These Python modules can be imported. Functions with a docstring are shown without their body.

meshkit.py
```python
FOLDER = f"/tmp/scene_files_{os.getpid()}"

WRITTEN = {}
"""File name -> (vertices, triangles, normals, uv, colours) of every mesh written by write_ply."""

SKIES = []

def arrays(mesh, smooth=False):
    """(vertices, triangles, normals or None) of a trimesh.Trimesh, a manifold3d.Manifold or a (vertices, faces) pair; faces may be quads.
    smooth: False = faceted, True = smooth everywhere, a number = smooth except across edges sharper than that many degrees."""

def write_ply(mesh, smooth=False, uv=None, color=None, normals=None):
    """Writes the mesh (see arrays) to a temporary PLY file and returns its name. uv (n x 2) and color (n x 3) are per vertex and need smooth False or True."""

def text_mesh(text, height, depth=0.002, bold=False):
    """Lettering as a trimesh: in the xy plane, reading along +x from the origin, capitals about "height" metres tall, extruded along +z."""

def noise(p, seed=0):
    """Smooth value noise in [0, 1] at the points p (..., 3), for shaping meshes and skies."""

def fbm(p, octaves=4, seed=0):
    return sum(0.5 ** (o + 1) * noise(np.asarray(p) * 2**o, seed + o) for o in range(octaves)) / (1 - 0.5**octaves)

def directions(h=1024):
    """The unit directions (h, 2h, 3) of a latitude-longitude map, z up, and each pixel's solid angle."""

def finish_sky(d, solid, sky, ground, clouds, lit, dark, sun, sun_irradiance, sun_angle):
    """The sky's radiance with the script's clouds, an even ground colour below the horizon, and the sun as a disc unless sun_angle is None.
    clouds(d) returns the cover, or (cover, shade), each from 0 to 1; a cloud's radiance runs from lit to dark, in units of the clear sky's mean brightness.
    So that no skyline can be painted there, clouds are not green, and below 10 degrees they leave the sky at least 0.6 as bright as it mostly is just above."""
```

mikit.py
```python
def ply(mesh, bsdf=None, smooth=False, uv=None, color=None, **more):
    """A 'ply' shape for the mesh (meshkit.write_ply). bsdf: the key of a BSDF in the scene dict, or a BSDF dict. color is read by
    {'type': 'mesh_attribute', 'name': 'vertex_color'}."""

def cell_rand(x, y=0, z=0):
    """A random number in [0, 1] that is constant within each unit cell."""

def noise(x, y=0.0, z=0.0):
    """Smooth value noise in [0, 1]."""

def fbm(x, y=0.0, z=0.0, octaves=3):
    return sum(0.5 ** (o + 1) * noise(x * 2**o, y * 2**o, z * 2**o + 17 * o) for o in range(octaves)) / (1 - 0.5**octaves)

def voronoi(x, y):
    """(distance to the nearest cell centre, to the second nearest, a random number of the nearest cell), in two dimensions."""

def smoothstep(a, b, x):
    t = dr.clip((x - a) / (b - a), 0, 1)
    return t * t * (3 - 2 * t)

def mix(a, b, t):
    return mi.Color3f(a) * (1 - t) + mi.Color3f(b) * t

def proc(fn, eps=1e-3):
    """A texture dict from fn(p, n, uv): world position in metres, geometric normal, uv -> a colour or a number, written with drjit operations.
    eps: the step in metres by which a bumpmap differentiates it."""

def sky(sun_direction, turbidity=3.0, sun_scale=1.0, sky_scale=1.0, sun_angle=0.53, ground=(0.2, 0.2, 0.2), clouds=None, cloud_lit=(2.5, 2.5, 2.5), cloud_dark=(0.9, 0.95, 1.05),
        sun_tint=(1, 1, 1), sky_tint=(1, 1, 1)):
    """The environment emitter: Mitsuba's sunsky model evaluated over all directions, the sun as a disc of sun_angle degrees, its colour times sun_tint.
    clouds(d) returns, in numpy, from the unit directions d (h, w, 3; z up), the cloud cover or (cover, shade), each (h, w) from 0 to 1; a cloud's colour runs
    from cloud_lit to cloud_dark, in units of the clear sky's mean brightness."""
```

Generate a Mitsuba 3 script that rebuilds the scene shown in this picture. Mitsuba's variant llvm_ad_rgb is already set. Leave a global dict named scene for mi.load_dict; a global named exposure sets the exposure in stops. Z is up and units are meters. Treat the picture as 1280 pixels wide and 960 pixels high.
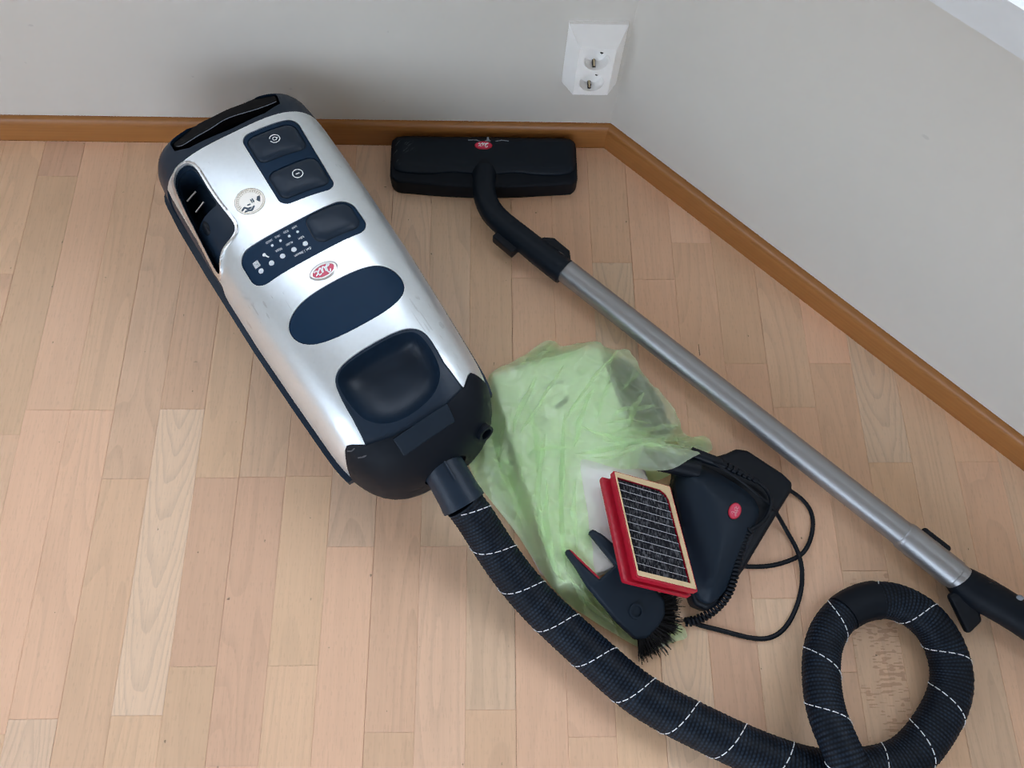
import math
import numpy as np, trimesh, shapely, shapely.ops
import mitsuba as mi, drjit as dr
import mikit, meshkit
from manifold3d import Manifold, Mesh, CrossSection
from shapely.geometry import Polygon, Point, LineString, box as sbox
from scipy.spatial import Delaunay
from scipy.interpolate import CubicSpline

# ------------------------------------------------------------------ camera, sky, exposure
scene, labels = {}, {}
EYE = np.array([0.0, 0.0, 1.15])
RIGHT = np.array([0.9994743, -0.008774, 0.0312111])
UP = np.array([-0.0027191, 0.9366076, 0.3503694])
FWD = np.array([0.0323067, 0.3502701, -0.9360914])
cam_m = np.eye(4)
cam_m[:3, 0], cam_m[:3, 1], cam_m[:3, 2], cam_m[:3, 3] = -RIGHT, UP, FWD, EYE
scene['camera'] = {'type': 'perspective', 'fov': math.degrees(2 * math.atan(640 / 960.0)), 'fov_axis': 'x',
                   'near_clip': 0.02, 'far_clip': 100.0, 'to_world': mi.ScalarTransform4f(cam_m.tolist())}
exposure = 4.35


def overcast(d):
    n = meshkit.fbm(d * 2.2 + 5.0, 4, 3)
    return np.clip(0.75 + 0.5 * (n - 0.5), 0, 1), np.clip(0.35 + 0.8 * (n - 0.5), 0, 1)


scene['sky'] = mikit.sky((0.35, 0.45, 0.82), turbidity=4.0, sun_scale=0.0, sky_scale=1.0, ground=(0.3, 0.3, 0.28),
                         clouds=overcast, cloud_lit=(1.75, 1.9, 2.08), cloud_dark=(1.15, 1.24, 1.36))

# ------------------------------------------------------------------ helpers
P = lambda *a: np.array(a, float)


def put(key, mesh, bsdf, smooth=False, label=None, category=None, group=None, kind=None, uv=None, color=None):
    if isinstance(mesh, Manifold):
        m = mesh.to_mesh()
        mesh = trimesh.Trimesh(m.vert_properties[:, :3], m.tri_verts, process=False)
    base, n = key, 0
    while key in scene or (key in labels and '__' in key):
        n += 1
        key = f'{base}_{n:03d}'
    scene[key] = mikit.ply(mesh, bsdf, smooth=smooth, uv=uv, color=color)
    tag(key, label, category, group, kind)
    return key


def tag(key, label=None, category=None, group=None, kind=None):
    d = {k: v for k, v in dict(label=label, category=category, group=group, kind=kind).items() if v}
    if d:
        labels.setdefault(key, {}).update(d)


def man(mesh):
    m = Manifold(Mesh(np.asarray(mesh.vertices, np.float32), np.asarray(mesh.faces, np.uint32)))
    assert m.num_tri() > 0, str(m.status())
    return m


def tri(m):
    m = m.to_mesh()
    return trimesh.Trimesh(m.vert_properties[:, :3], m.tri_verts, process=False)


def prism(pts, z0, z1):
    poly = pts if isinstance(pts, Polygon) else Polygon(pts)
    poly = shapely.geometry.polygon.orient(poly)
    rings = [np.asarray(poly.exterior.coords)[:-1]] + [np.asarray(r.coords)[:-1] for r in poly.interiors]
    return Manifold.extrude(CrossSection([r.tolist() for r in rings]), z1 - z0).translate((0, 0, z0))


def rpoly(pts, r):
    """polygon with rounded corners"""
    p = Polygon(pts)
    return p.buffer(-r, quad_segs=12).buffer(r, quad_segs=12) if r else p


def smoothpoly(pts, n=160):
    """closed smooth curve through the points"""
    p = np.array(list(pts) + [pts[0]], float)
    t = np.r_[0, np.cumsum(np.sqrt(np.linalg.norm(np.diff(p, axis=0), axis=1)))]
    return Polygon(CubicSpline(t, p, bc_type='periodic')(np.linspace(0, t[-1], n, endpoint=False))).buffer(0)


def ellipse(cx, cy, a, b, rot=0.0, n=48):
    t = np.linspace(0, 2 * np.pi, n, endpoint=False)
    x, y = a * np.cos(t), b * np.sin(t)
    c, s = math.cos(rot), math.sin(rot)
    return Polygon(np.c_[cx + c * x - s * y, cy + s * x + c * y])


def ring_pts(poly, sp):
    out = []
    for g in getattr(poly, 'geoms', [poly]):
        if g.is_empty:
            continue
        for r in [g.exterior] + list(g.interiors):
            n = max(6, int(r.length / sp))
            out.append(np.array([r.interpolate(i / n, normalized=True).coords[0] for i in range(n)]))
    return np.vstack(out) if out else np.zeros((0, 2))


def triangulate(poly, sp, insets=()):
    """interior-sampled triangulation of the polygon -> (points, faces, number of border points, distance to border)"""
    b = ring_pts(poly, sp)
    pts = [b]
    for d in insets:
        q = poly.buffer(-d)
        if not q.is_empty:
            pts.append(ring_pts(q, sp))
    x0, y0, x1, y1 = poly.bounds
    g = np.stack(np.meshgrid(np.arange(x0, x1, sp), np.arange(y0, y1, sp)), -1).reshape(-1, 2)
    g = g + ((np.round(g[:, 1] / sp).astype(int) % 2) * sp / 2)[:, None] * [1, 0]
    core = poly.buffer(-(max(insets) if insets else 0) - 0.55 * sp)
    if not core.is_empty:
        pts.append(g[shapely.contains_xy(core, g[:, 0], g[:, 1])])
    p = np.vstack(pts)
    f = Delaunay(p).simplices
    c = p[f].mean(1)
    f = f[shapely.contains_xy(poly.buffer(1e-7), c[:, 0], c[:, 1])]
    a = p[f]
    ar = (a[:, 1, 0] - a[:, 0, 0]) * (a[:, 2, 1] - a[:, 0, 1]) - (a[:, 2, 0] - a[:, 0, 0]) * (a[:, 1, 1] - a[:, 0, 1])
    f = np.where((ar < 0)[:, None], f[:, ::-1], f)[np.abs(ar) > 1e-12]
    d = shapely.distance(poly.boundary, shapely.points(p))
    return p, f, d


def slab(poly, z0, profile, sp=0.004, insets=(), warp=None, bottom=True):
    """solid over the polygon: top at z0 + profile(distance to border, x, y); warp(x, y) lifts both faces"""
    p, f, d = triangulate(poly, sp, insets)
    w = warp(p[:, 0], p[:, 1]) if warp else 0
    top = z0 + profile(d, p[:, 0], p[:, 1]) + w
    bot = np.zeros(len(p)) + z0 + w
    v = np.vstack([np.c_[p, top], np.c_[p, bot]])
    n = len(p)
    e = np.vstack([f[:, [0, 1]], f[:, [1, 2]], f[:, [2, 0]]])
    es = np.sort(e, 1)
    _, inv, cnt = np.unique(es, axis=0, return_inverse=True, return_counts=True)
    be = e[cnt[inv.ravel()] == 1]
    side = np.vstack([np.c_[be[:, 1], be[:, 0], be[:, 0] + n], np.c_[be[:, 1], be[:, 0] + n, be[:, 1] + n]])
    fs = [f, side] + ([f[:, ::-1] + n] if bottom else [])
    return trimesh.Trimesh(v, np.vstack(fs), process=False)


def rounded(h, r):
    return lambda d, x, y: h - r + np.sqrt(np.maximum(r * r - (r - np.minimum(d, r)) ** 2, 0))


def insets_for(r):
    return tuple(r * t for t in (0.06, 0.2, 0.42, 0.7, 1.0))


def plate(poly, z0, z1, r=0.002, sp=0.006, warp=None):
    return slab(poly, z0, rounded(z1 - z0, r), sp, insets_for(r), warp)


def rbox(x, y, z, r, n=8):
    """box of full size x, y, z about the origin with rounded edges"""
    s = Manifold.sphere(r, 4 * n)
    hx, hy, hz = x / 2 - r, y / 2 - r, z / 2 - r
    return Manifold.batch_hull([s.translate((a * hx, b * hy, c * hz)) for a in (-1, 1) for b in (-1, 1) for c in (-1, 1)])


def spline(pts, step=0.004, closed=False):
    p = np.array(pts, float)
    t = np.r_[0, np.cumsum(np.sqrt(np.linalg.norm(np.diff(p, axis=0), axis=1)))]
    cs = CubicSpline(t, p)
    q = cs(np.linspace(0, t[-1], 2000))
    s = np.r_[0, np.cumsum(np.linalg.norm(np.diff(q, axis=0), axis=1))]
    n = max(8, int(s[-1] / step))
    ss = np.linspace(0, s[-1], n + 1)
    return np.c_[[np.interp(ss, s, q[:, k]) for k in range(3)]].T, ss


def frames(c):
    t = np.gradient(c, axis=0)
    t /= np.linalg.norm(t, axis=1, keepdims=True)
    ref = np.zeros_like(t)
    up = P(0, 0, 1.0)
    side = np.cross(up, t)
    bad = np.linalg.norm(side, axis=1) < 1e-3
    side[bad] = P(1, 0, 0)
    side /= np.linalg.norm(side, axis=1, keepdims=True)
    return t, side, np.cross(t, side)


def tube(c, r, n=12, cap=True, rad=None, squash=1.0):
    """swept tube along centre line c; r number, array per point, or rad(i, angles) -> radius"""
    c = np.asarray(c, float)
    t, a, b = frames(c)
    ang = np.linspace(0, 2 * np.pi, n, endpoint=False)
    R = np.broadcast_to(np.asarray(r, float).reshape(-1, 1), (len(c), n)) if rad is None else rad
    v = c[:, None] + R[..., None] * (np.cos(ang)[None, :, None] * a[:, None] + squash * np.sin(ang)[None, :, None] * b[:, None])
    m = len(c)
    i = np.arange(m - 1)[:, None] * n + np.arange(n)[None]
    j = np.arange(m - 1)[:, None] * n + (np.arange(n)[None] + 1) % n
    f = np.vstack([np.stack([i, j, j + n], -1).reshape(-1, 3), np.stack([i, j + n, i + n], -1).reshape(-1, 3)])
    v = v.reshape(-1, 3)
    if cap:
        v = np.vstack([v, c[0], c[-1]])
        k = np.arange(n)
        f = np.vstack([f, np.c_[(k + 1) % n, k, np.full(n, m * n)], np.c_[k + (m - 1) * n, (k + 1) % n + (m - 1) * n, np.full(n, m * n + 1)]])
    return trimesh.Trimesh(v, f, process=False)


def straight(a, b, r, n=20, steps=2):
    a, b = P(*a), P(*b)
    return tube(np.array([a + (b - a) * t for t in np.linspace(0, 1, steps)]), r, n)


def place(mesh, M):
    if isinstance(mesh, Manifold):
        mesh = tri(mesh)
    m = mesh.copy()
    m.apply_transform(M)
    return m


def frame(origin, deg=0.0, ex=None):
    M = np.eye(4)
    if ex is not None:
        ex = P(*ex) / np.linalg.norm(ex)
        M[:3, 0], M[:3, 1], M[:3, 2] = ex, np.cross(P(0, 0, 1), ex), P(0, 0, 1)
    else:
        c, s = math.cos(math.radians(deg)), math.sin(math.radians(deg))
        M[:2, :2] = [[c, -s], [s, c]]
    M[:3, 3] = origin
    return M


def cat(*ms):
    return trimesh.util.concatenate([tri(m) if isinstance(m, Manifold) else m for m in ms])


# ------------------------------------------------------------------ materials
def bsdf(name, two=True, **k):
    for key in ('base_color',):
        if key in k and not isinstance(k[key], dict):
            k[key] = {'type': 'rgb', 'value': list(k[key])}
    b = {'type': 'principled', **k}
    scene[name] = {'type': 'twosided', 'bsdf': b} if two else b


fl, sm = dr.floor, mikit.smoothstep


def floor_color(p, n, uv):
    # uv.x = 4 * plank tone number + x across the strip (m); uv.y = along the strip (m), shifted per plank
    idn = fl(uv.x / 4.0 + 0.25)
    x = uv.x - idn * 4.0
    y = uv.y
    h1 = mikit.cell_rand(idn, 3.0, 1.0)
    h2 = mikit.cell_rand(idn, 7.0, 2.0)
    h3 = mikit.cell_rand(idn, 11.0, 5.0)
    worn = dr.select(idn > 899.5, mi.Float(1), mi.Float(0))
    # growth rings: straight drawn-out figure, or nested arches on some strips
    field = mikit.fbm(x * 16.0 + h1 * 50.0, y * 1.7 + h2 * 40.0, 3.0, 2) * 9.0 + (x * 30.0) * (h3 - 0.5)
    xa = (x + 0.016 * (mikit.noise(y * 2.5, h1 * 70.0, 1.0) - 0.5)) / 0.030
    arch = y * 15.0 * dr.select(h2 > 0.5, mi.Float(1), mi.Float(-1)) + 2.2 * xa * xa + 3.0 * mikit.fbm(x * 22.0, y * 6.0, h1 * 30.0, 3)
    is_arch = sm(0.80, 0.84, h3)
    field = field * (1.0 - is_arch) + arch * is_arch
    saw = field - fl(field)
    ringv = sm(0.45, 0.96, saw) * (1.0 - sm(0.96, 1.0, saw)) * (1.0 + 0.15 * is_arch)
    fine = mikit.fbm(x * 420.0, y * 9.0, 1.0, 3)
    fleck = sm(0.70, 0.86, mikit.noise(x * 900.0, y * 120.0, 2.0))
    tone = 0.88 + 0.21 * h1 + 0.10 * (mikit.fbm(x * 9.0, y * 2.2, 9.0, 2) - 0.5)
    base = mikit.mix(mi.Color3f(0.735, 0.490, 0.312), mi.Color3f(0.765, 0.478, 0.322), h2)
    base = mikit.mix(base, mi.Color3f(0.770, 0.575, 0.410), sm(0.6, 1.0, h3) * 0.8)
    c = base * tone * (1.0 - 0.085 * ringv * (0.2 + h3)) * (0.96 + 0.08 * fine) * (1.0 - 0.06 * fleck)
    blot = mikit.noise(x * 130.0, y * 520.0, 4.0) * (0.35 + mikit.noise(x * 50.0, y * 34.0, 6.0))
    wear = worn * sm(0.58, 0.74, blot) * 0.45
    c = mikit.mix(c, mi.Color3f(0.42, 0.20, 0.11), wear)
    spot = sm(0.985, 0.995, mikit.noise(p.x * 95.0, p.y * 60.0, 8.0))
    return c * (1.0 - 0.6 * spot)


def floor_rough(p, n, uv):
    return 0.34 + 0.16 * mikit.fbm(p.x * 14.0, p.y * 9.0, 0.0, 2)


bsdf('mat_floor', base_color=mikit.proc(floor_color), roughness=mikit.proc(floor_rough), specular=0.36)
bsdf('mat_gap', base_color=(0.22, 0.12, 0.065), roughness=0.8)


def oak_color(p, n, uv):
    g = mikit.fbm(p.x * 8.0 + p.y * 8.0, (p.x - p.y) * 3.0, p.z * 260.0, 3)
    return mikit.mix(mi.Color3f(0.27, 0.105, 0.026), mi.Color3f(0.34, 0.145, 0.040), g)


bsdf('mat_oak', base_color=mikit.proc(oak_color), roughness=0.35, specular=0.5)


def wall_color(p, n, uv):
    s = mikit.fbm(p.x * 3.0, p.y * 3.0, p.z * 3.0, 3)
    speck = sm(0.975, 0.99, mikit.noise(p.x * 40.0 + 3.0, p.y * 40.0, p.z * 40.0))
    return mi.Color3f(0.597, 0.572, 0.524) * (0.97 + 0.05 * s) * (1.0 - 0.12 * speck)


scene['mat_wall'] = {'type': 'twosided', 'bsdf': {'type': 'diffuse', 'reflectance': mikit.proc(wall_color)}}
scene['mat_ceiling'] = {'type': 'twosided', 'bsdf': {'type': 'diffuse', 'reflectance': {'type': 'rgb', 'value': [0.82, 0.82, 0.81]}}}
bsdf('mat_white_paint', base_color=(0.80, 0.80, 0.80), roughness=0.35, specular=0.5)
bsdf('mat_socket', base_color=(0.82, 0.81, 0.79), roughness=0.3, specular=0.5)
bsdf('mat_dark_hole', base_color=(0.02, 0.018, 0.016), roughness=0.6)
bsdf('mat_brass', base_color=(0.55, 0.45, 0.30), roughness=0.35, metallic=1.0)


def silver_color(p, n, uv):
    g = mikit.fbm(p.x * 300.0, p.y * 300.0, p.z * 300.0, 2)
    scr = sm(0.80, 0.86, mikit.noise((p.x * 0.548 - p.y * 0.836) * 60.0, (p.x * 0.836 + p.y * 0.548) * 400.0, 3.0)) * sm(0.72, 0.8, mikit.noise(p.x * 22.0, p.y * 22.0, 5.0))
    return mi.Color3f(0.825, 0.895, 0.935) * (0.97 + 0.05 * g) * (1.0 - 0.14 * scr)


bsdf('mat_silver', base_color=mikit.proc(silver_color), metallic=0.8, roughness=0.33, specular=0.5)
bsdf('mat_silver_trim', base_color=(0.80, 0.80, 0.79), metallic=0.9, roughness=0.25)
bsdf('mat_steel', base_color=(0.85, 0.84, 0.82), metallic=1.0, roughness=0.25)
bsdf('mat_navy', base_color=(0.009, 0.020, 0.037), roughness=0.36, specular=0.28)
bsdf('mat_slate', base_color=(0.0085, 0.0170, 0.0290), roughness=0.46, specular=0.2)
bsdf('mat_navy_matte', base_color=(0.0055, 0.0235, 0.0535), roughness=0.46, specular=0.15)
def scuffed(p, n, uv):
    s_ = sm(0.80, 0.88, mikit.noise((p.x + p.y) * 60.0, (p.x - p.y) * 520.0, 2.0)) * sm(0.55, 0.75, mikit.noise(p.x * 30.0, p.y * 40.0, 5.0))
    ends_ = sm(0.11, 0.15, dr.abs(p.x + 0.006)) * sm(0.80, 0.86, p.y)
    return mikit.mix(mi.Color3f(0.0045, 0.0095, 0.0165), mi.Color3f(0.075, 0.095, 0.100), s_ * ends_ * 0.8)


bsdf('mat_ink', base_color=(0.0045, 0.0095, 0.0165), roughness=0.42, specular=0.2)
bsdf('mat_ink_scuffed', base_color=mikit.proc(scuffed), roughness=0.42, specular=0.2)
bsdf('mat_black', base_color=(0.004, 0.007, 0.012), roughness=0.40, specular=0.2)
bsdf('mat_black_soft', base_color=(0.004, 0.007, 0.012), roughness=0.50, specular=0.15)
bsdf('mat_void', base_color=(0.004, 0.004, 0.005), roughness=0.6, specular=0.2)
bsdf('mat_wand', base_color=(0.36, 0.37, 0.385), metallic=0.85, roughness=0.38)
bsdf('mat_red', base_color=(0.40, 0.008, 0.026), roughness=0.32, specular=0.4)
bsdf('mat_sill', base_color=(0.60, 0.61, 0.61), roughness=0.4, specular=0.4)
bsdf('mat_medal_line', base_color=(0.34, 0.29, 0.20), roughness=0.4)
bsdf('mat_medal_ink', base_color=(0.035, 0.06, 0.09), roughness=0.4)
bsdf('mat_badge_red', base_color=(0.55, 0.02, 0.075), roughness=0.2, specular=0.5, clearcoat=0.6)
bsdf('mat_white_print', base_color=(0.78, 0.80, 0.82), roughness=0.4)
bsdf('mat_pink_print', base_color=(0.62, 0.22, 0.26), roughness=0.3)
bsdf('mat_scuff', base_color=(0.045, 0.048, 0.055), roughness=0.5)
bsdf('mat_grey_print', base_color=(0.22, 0.25, 0.29), roughness=0.5)
bsdf('mat_led', base_color=(0.62, 0.68, 0.72), roughness=0.25, specular=0.5)
bsdf('mat_gold', base_color=(0.72, 0.62, 0.42), roughness=0.35, metallic=0.5)
bsdf('mat_cream_disc', base_color=(0.86, 0.83, 0.76), roughness=0.3, metallic=0.2)
bsdf('mat_gasket', base_color=(0.66, 0.50, 0.30), roughness=0.7)
bsdf('mat_bead', base_color=(0.36, 0.37, 0.40), roughness=0.6)


def pleat_color(p, n, uv):
    g = mikit.noise(p.x * 900.0, p.y * 260.0, p.z * 30.0)
    return mikit.mix(mi.Color3f(0.045, 0.048, 0.060), mi.Color3f(0.26, 0.27, 0.30), sm(0.40, 0.85, g))


bsdf('mat_pleats', base_color=mikit.proc(pleat_color), roughness=0.8, specular=0.2)


def hose_color(p, n, uv):
    # uv.x = metres along the hose, uv.y = turns around it: rows of small woven cells
    a = uv.x / 0.0050
    b = uv.y * 32.0 + 0.5 * (fl(a) - 2.0 * fl(fl(a) / 2.0))
    v = (0.5 - 0.5 * dr.cos(2 * math.pi * a)) * (0.35 + 0.65 * (0.5 - 0.5 * dr.cos(2 * math.pi * b))) * (0.55 + 0.9 * mikit.noise(uv.x * 90.0, uv.y * 9.0, 1.0))
    return mikit.mix(mi.Color3f(0.0020, 0.0036, 0.0068), mi.Color3f(0.0125, 0.024, 0.042), v)


bsdf('mat_hose', base_color=mikit.proc(hose_color), roughness=0.5, specular=0.15)
bsdf('mat_thread', base_color=(0.72, 0.74, 0.78), roughness=0.5)
bsdf('mat_bristle', base_color=(0.006, 0.006, 0.007), roughness=0.6, specular=0.3)
bsdf('mat_carton', base_color=(0.80, 0.81, 0.80), roughness=0.45)
bsdf('mat_carton_print', base_color=(0.22, 0.26, 0.25), roughness=0.5)
scene['mat_bag'] = {'type': 'principledthin', 'base_color': {'type': 'rgb', 'value': [0.82, 0.965, 0.715]}, 'roughness': 0.13,
                    'spec_trans': 0.52, 'diff_trans': 0.95, 'eta': 1.6}

# ------------------------------------------------------------------ the room
A0 = P(0.2155, 0.901)                         # corner of back wall and slanted wall
WT = P(0.7236, -0.6902)                       # along the slanted wall, away from the corner
WN = P(-0.6902, -0.7236)                      # into the room
LEN = 1.55
END = A0 + WT * LEN
XL, YR, HC, TH = -2.3, -3.0, 2.45, 0.16
xr = END[0]


def wall_box(a, b, z0, z1, th=TH):
    """wall slab standing on the segment a-b, thickness to the left of a->b"""
    a, b = P(*a), P(*b)
    t = (b - a) / np.linalg.norm(b - a)
    nrm = P(-t[1], t[0]) * th
    return prism([a, b, b + nrm, a + nrm], z0, z1)


def S(s):
    return A0 + WT * s


wb = prism([(XL, .901), (A0[0], .901), (A0[0] + .07, .901 + TH), (XL, .901 + TH)], 0, HC) - prism([(-1.75, .8), (.08, .8), (.08, 1.2), (-1.75, 1.2)], .64, 1.36)
put('wall_back', wb, 'mat_wall', kind='structure')
W0, W1, WZ0, WZ1 = 0.10, 1.46, 0.62, 1.85     # window opening in the slanted wall
slant = prism([S(0), S(0) - WN * TH + WT * 0.0, S(LEN) - WN * TH, S(LEN)], 0, HC) - prism([S(W0) + WN * .1, S(W0) - WN * .4, S(W1) - WN * .4, S(W1) + WN * .1], WZ0, WZ1)
put('wall_right', slant, 'mat_wall', kind='structure')
side = prism([(xr, END[1]), (xr + TH, END[1]), (xr + TH, YR), (xr, YR)], 0, HC)
put('wall_side', side, 'mat_wall', kind='structure')
lw = prism([(XL - TH, YR), (XL, YR), (XL, .901 + TH), (XL - TH, .901 + TH)], 0, HC) - prism([(XL - .3, -2.5), (XL + .1, -2.5), (XL + .1, -.5), (XL - .3, -.5)], 0.30, 2.25)
put('wall_left', lw, 'mat_wall', kind='structure')
wr_ = prism([(XL - TH, YR - TH), (xr + TH, YR - TH), (xr + TH, YR), (XL - TH, YR)], 0, HC) - prism([(-1.7, YR - .3), (.9, YR - .3), (.9, YR + .1), (-1.7, YR + .1)], .3, 2.25)
put('wall_rear', wr_, 'mat_wall', kind='structure')
put('ceiling', prism([(XL - TH, YR - TH), (xr + TH, YR - TH), (xr + TH, 1.1), (XL - TH, 1.1)], HC, HC + .1), 'mat_ceiling', kind='structure')

# window frames (wood bars painted white) and the sill of the slanted wall
def window(name, a, b, z0, z1, nrm):
    a, b, nrm = P(*a), P(*b), P(*nrm)
    t = (b - a) / np.linalg.norm(b - a)
    L, w, d = np.linalg.norm(b - a), 0.05, 0.06
    def bar(s0, s1, za, zb):
        return prism([a + t * s0 - nrm * .03, a + t * s1 - nrm * .03, a + t * s1 - nrm * (.03 + d), a + t * s0 - nrm * (.03 + d)], za, zb)
    fr = bar(0, L, z0, z0 + w) + bar(0, L, z1 - w, z1) + bar(0, w, z0, z1) + bar(L - w, L, z0, z1) + bar(L / 2 - .03, L / 2 + .03, z0, z1)
    put(name, fr, 'mat_white_paint', kind='structure')


window('window_1', S(W0), S(W1), WZ0, WZ1, WN)
window('window_3', (-1.75, .901), (.08, .901), .64, 1.36, (0, -1))
window('window_2', (XL, -2.5), (XL, -.5), 0.30, 2.25, (1, 0))
window('window_4', (-1.7, YR), (.9, YR), .3, 2.25, (0, 1))
sill = prism([S(.03) + WN * .052, S(.03) - WN * .03, S(LEN - .02) - WN * .03, S(LEN - .02) + WN * .052], 0.584, 0.624)
put('trim_1', sill, 'mat_sill', kind='structure')

# baseboards: moulded profile swept along the wall foot
def baseboard(name, a, b, nrm, m0, m1):
    """profile (out from wall, up); m0, m1: mitre shift per metre out at either end"""
    prof = [(0, 0), (.0125, 0), (.0125, .036), (.0117, .043), (.0095, .0480), (.0065, .0512), (.003, .0524), (0, .0526)]
    a, b, nrm = P(*a), P(*b), P(*nrm)
    t = (b - a) / np.linalg.norm(b - a)
    v = []
    for e, m in ((a, m0), (b, m1)):
        for o, z in prof:
            q = e + nrm * o + t * m * o
            v.append((q[0], q[1], z))
    n = len(prof)
    f = []
    for i in range(n):
        j = (i + 1) % n
        f += [(i, n + j, j), (i, n + i, n + j)]
    for i in range(1, n - 1):
        f += [(0, i, i + 1), (n, n + i + 1, n + i)]
    m = trimesh.Trimesh(v, f, process=False)
    trimesh.repair.fix_normals(m)
    put(name, m, 'mat_oak', smooth=50, kind='structure')


tm = math.tan(math.radians(22.0))
baseboard('baseboard_back', (XL, .901), (A0[0], .901), (0, -1), 0, -tm)
baseboard('baseboard_right', A0, END, WN, tm, 0)

# ------------------------------------------------------------------ the floor and its strips
rng = np.random.default_rng(11)
put('floor', trimesh.creation.box(bounds=[(XL - TH, YR - TH, -.12), (xr + TH, 1.1, -.0105)]), 'mat_gap', kind='structure')
known = {-9: -.645, -8: -.579, -7: -.509, -6: -.4402, -5: -.375, -4: -.305, -3: -.235, -2: -.166, -1: -.098, 0: -.029, 1: .041, 2: .112,
         3: .1785, 4: .247, 5: .318, 6: .3875, 7: .457, 8: .527, 9: .5965, 10: .666}


def edge(k):
    return known[k] if k in known else (.666 + (k - 10) * .0693 if k > 10 else -.645 + (k + 9) * .0693)


joints = {-11: [.815], -10: [.385], -9: [.385, -.055], -8: [.276], -7: [.387, -.052], -6: [.278, .010], -5: [.279], -4: [.280, .010], -3: [.174], -1: [.174],
          1: [.622], 2: [-.085], 6: [.467], 8: [.468, .135], 9: [.301], 11: [.302]}
# tone numbers of strips that stand out (column, rank from the wall)
pick = {}
plank_n = 0
# hashes are looked up so that chosen strips get a light or dark tone
def hash01(x, y, z):
    x, y, z = (np.uint64(int(v) + 1000000) for v in (x, y, z))
    h = (int(x) * 374761393 + int(y) * 668265263 + int(z) * 2147483647) & 0xFFFFFFFF
    h = ((h ^ (h >> 13)) * 1274126177) & 0xFFFFFFFF
    return ((h ^ (h >> 16)) & 0xFFFFFF) / 16777215.0


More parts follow.
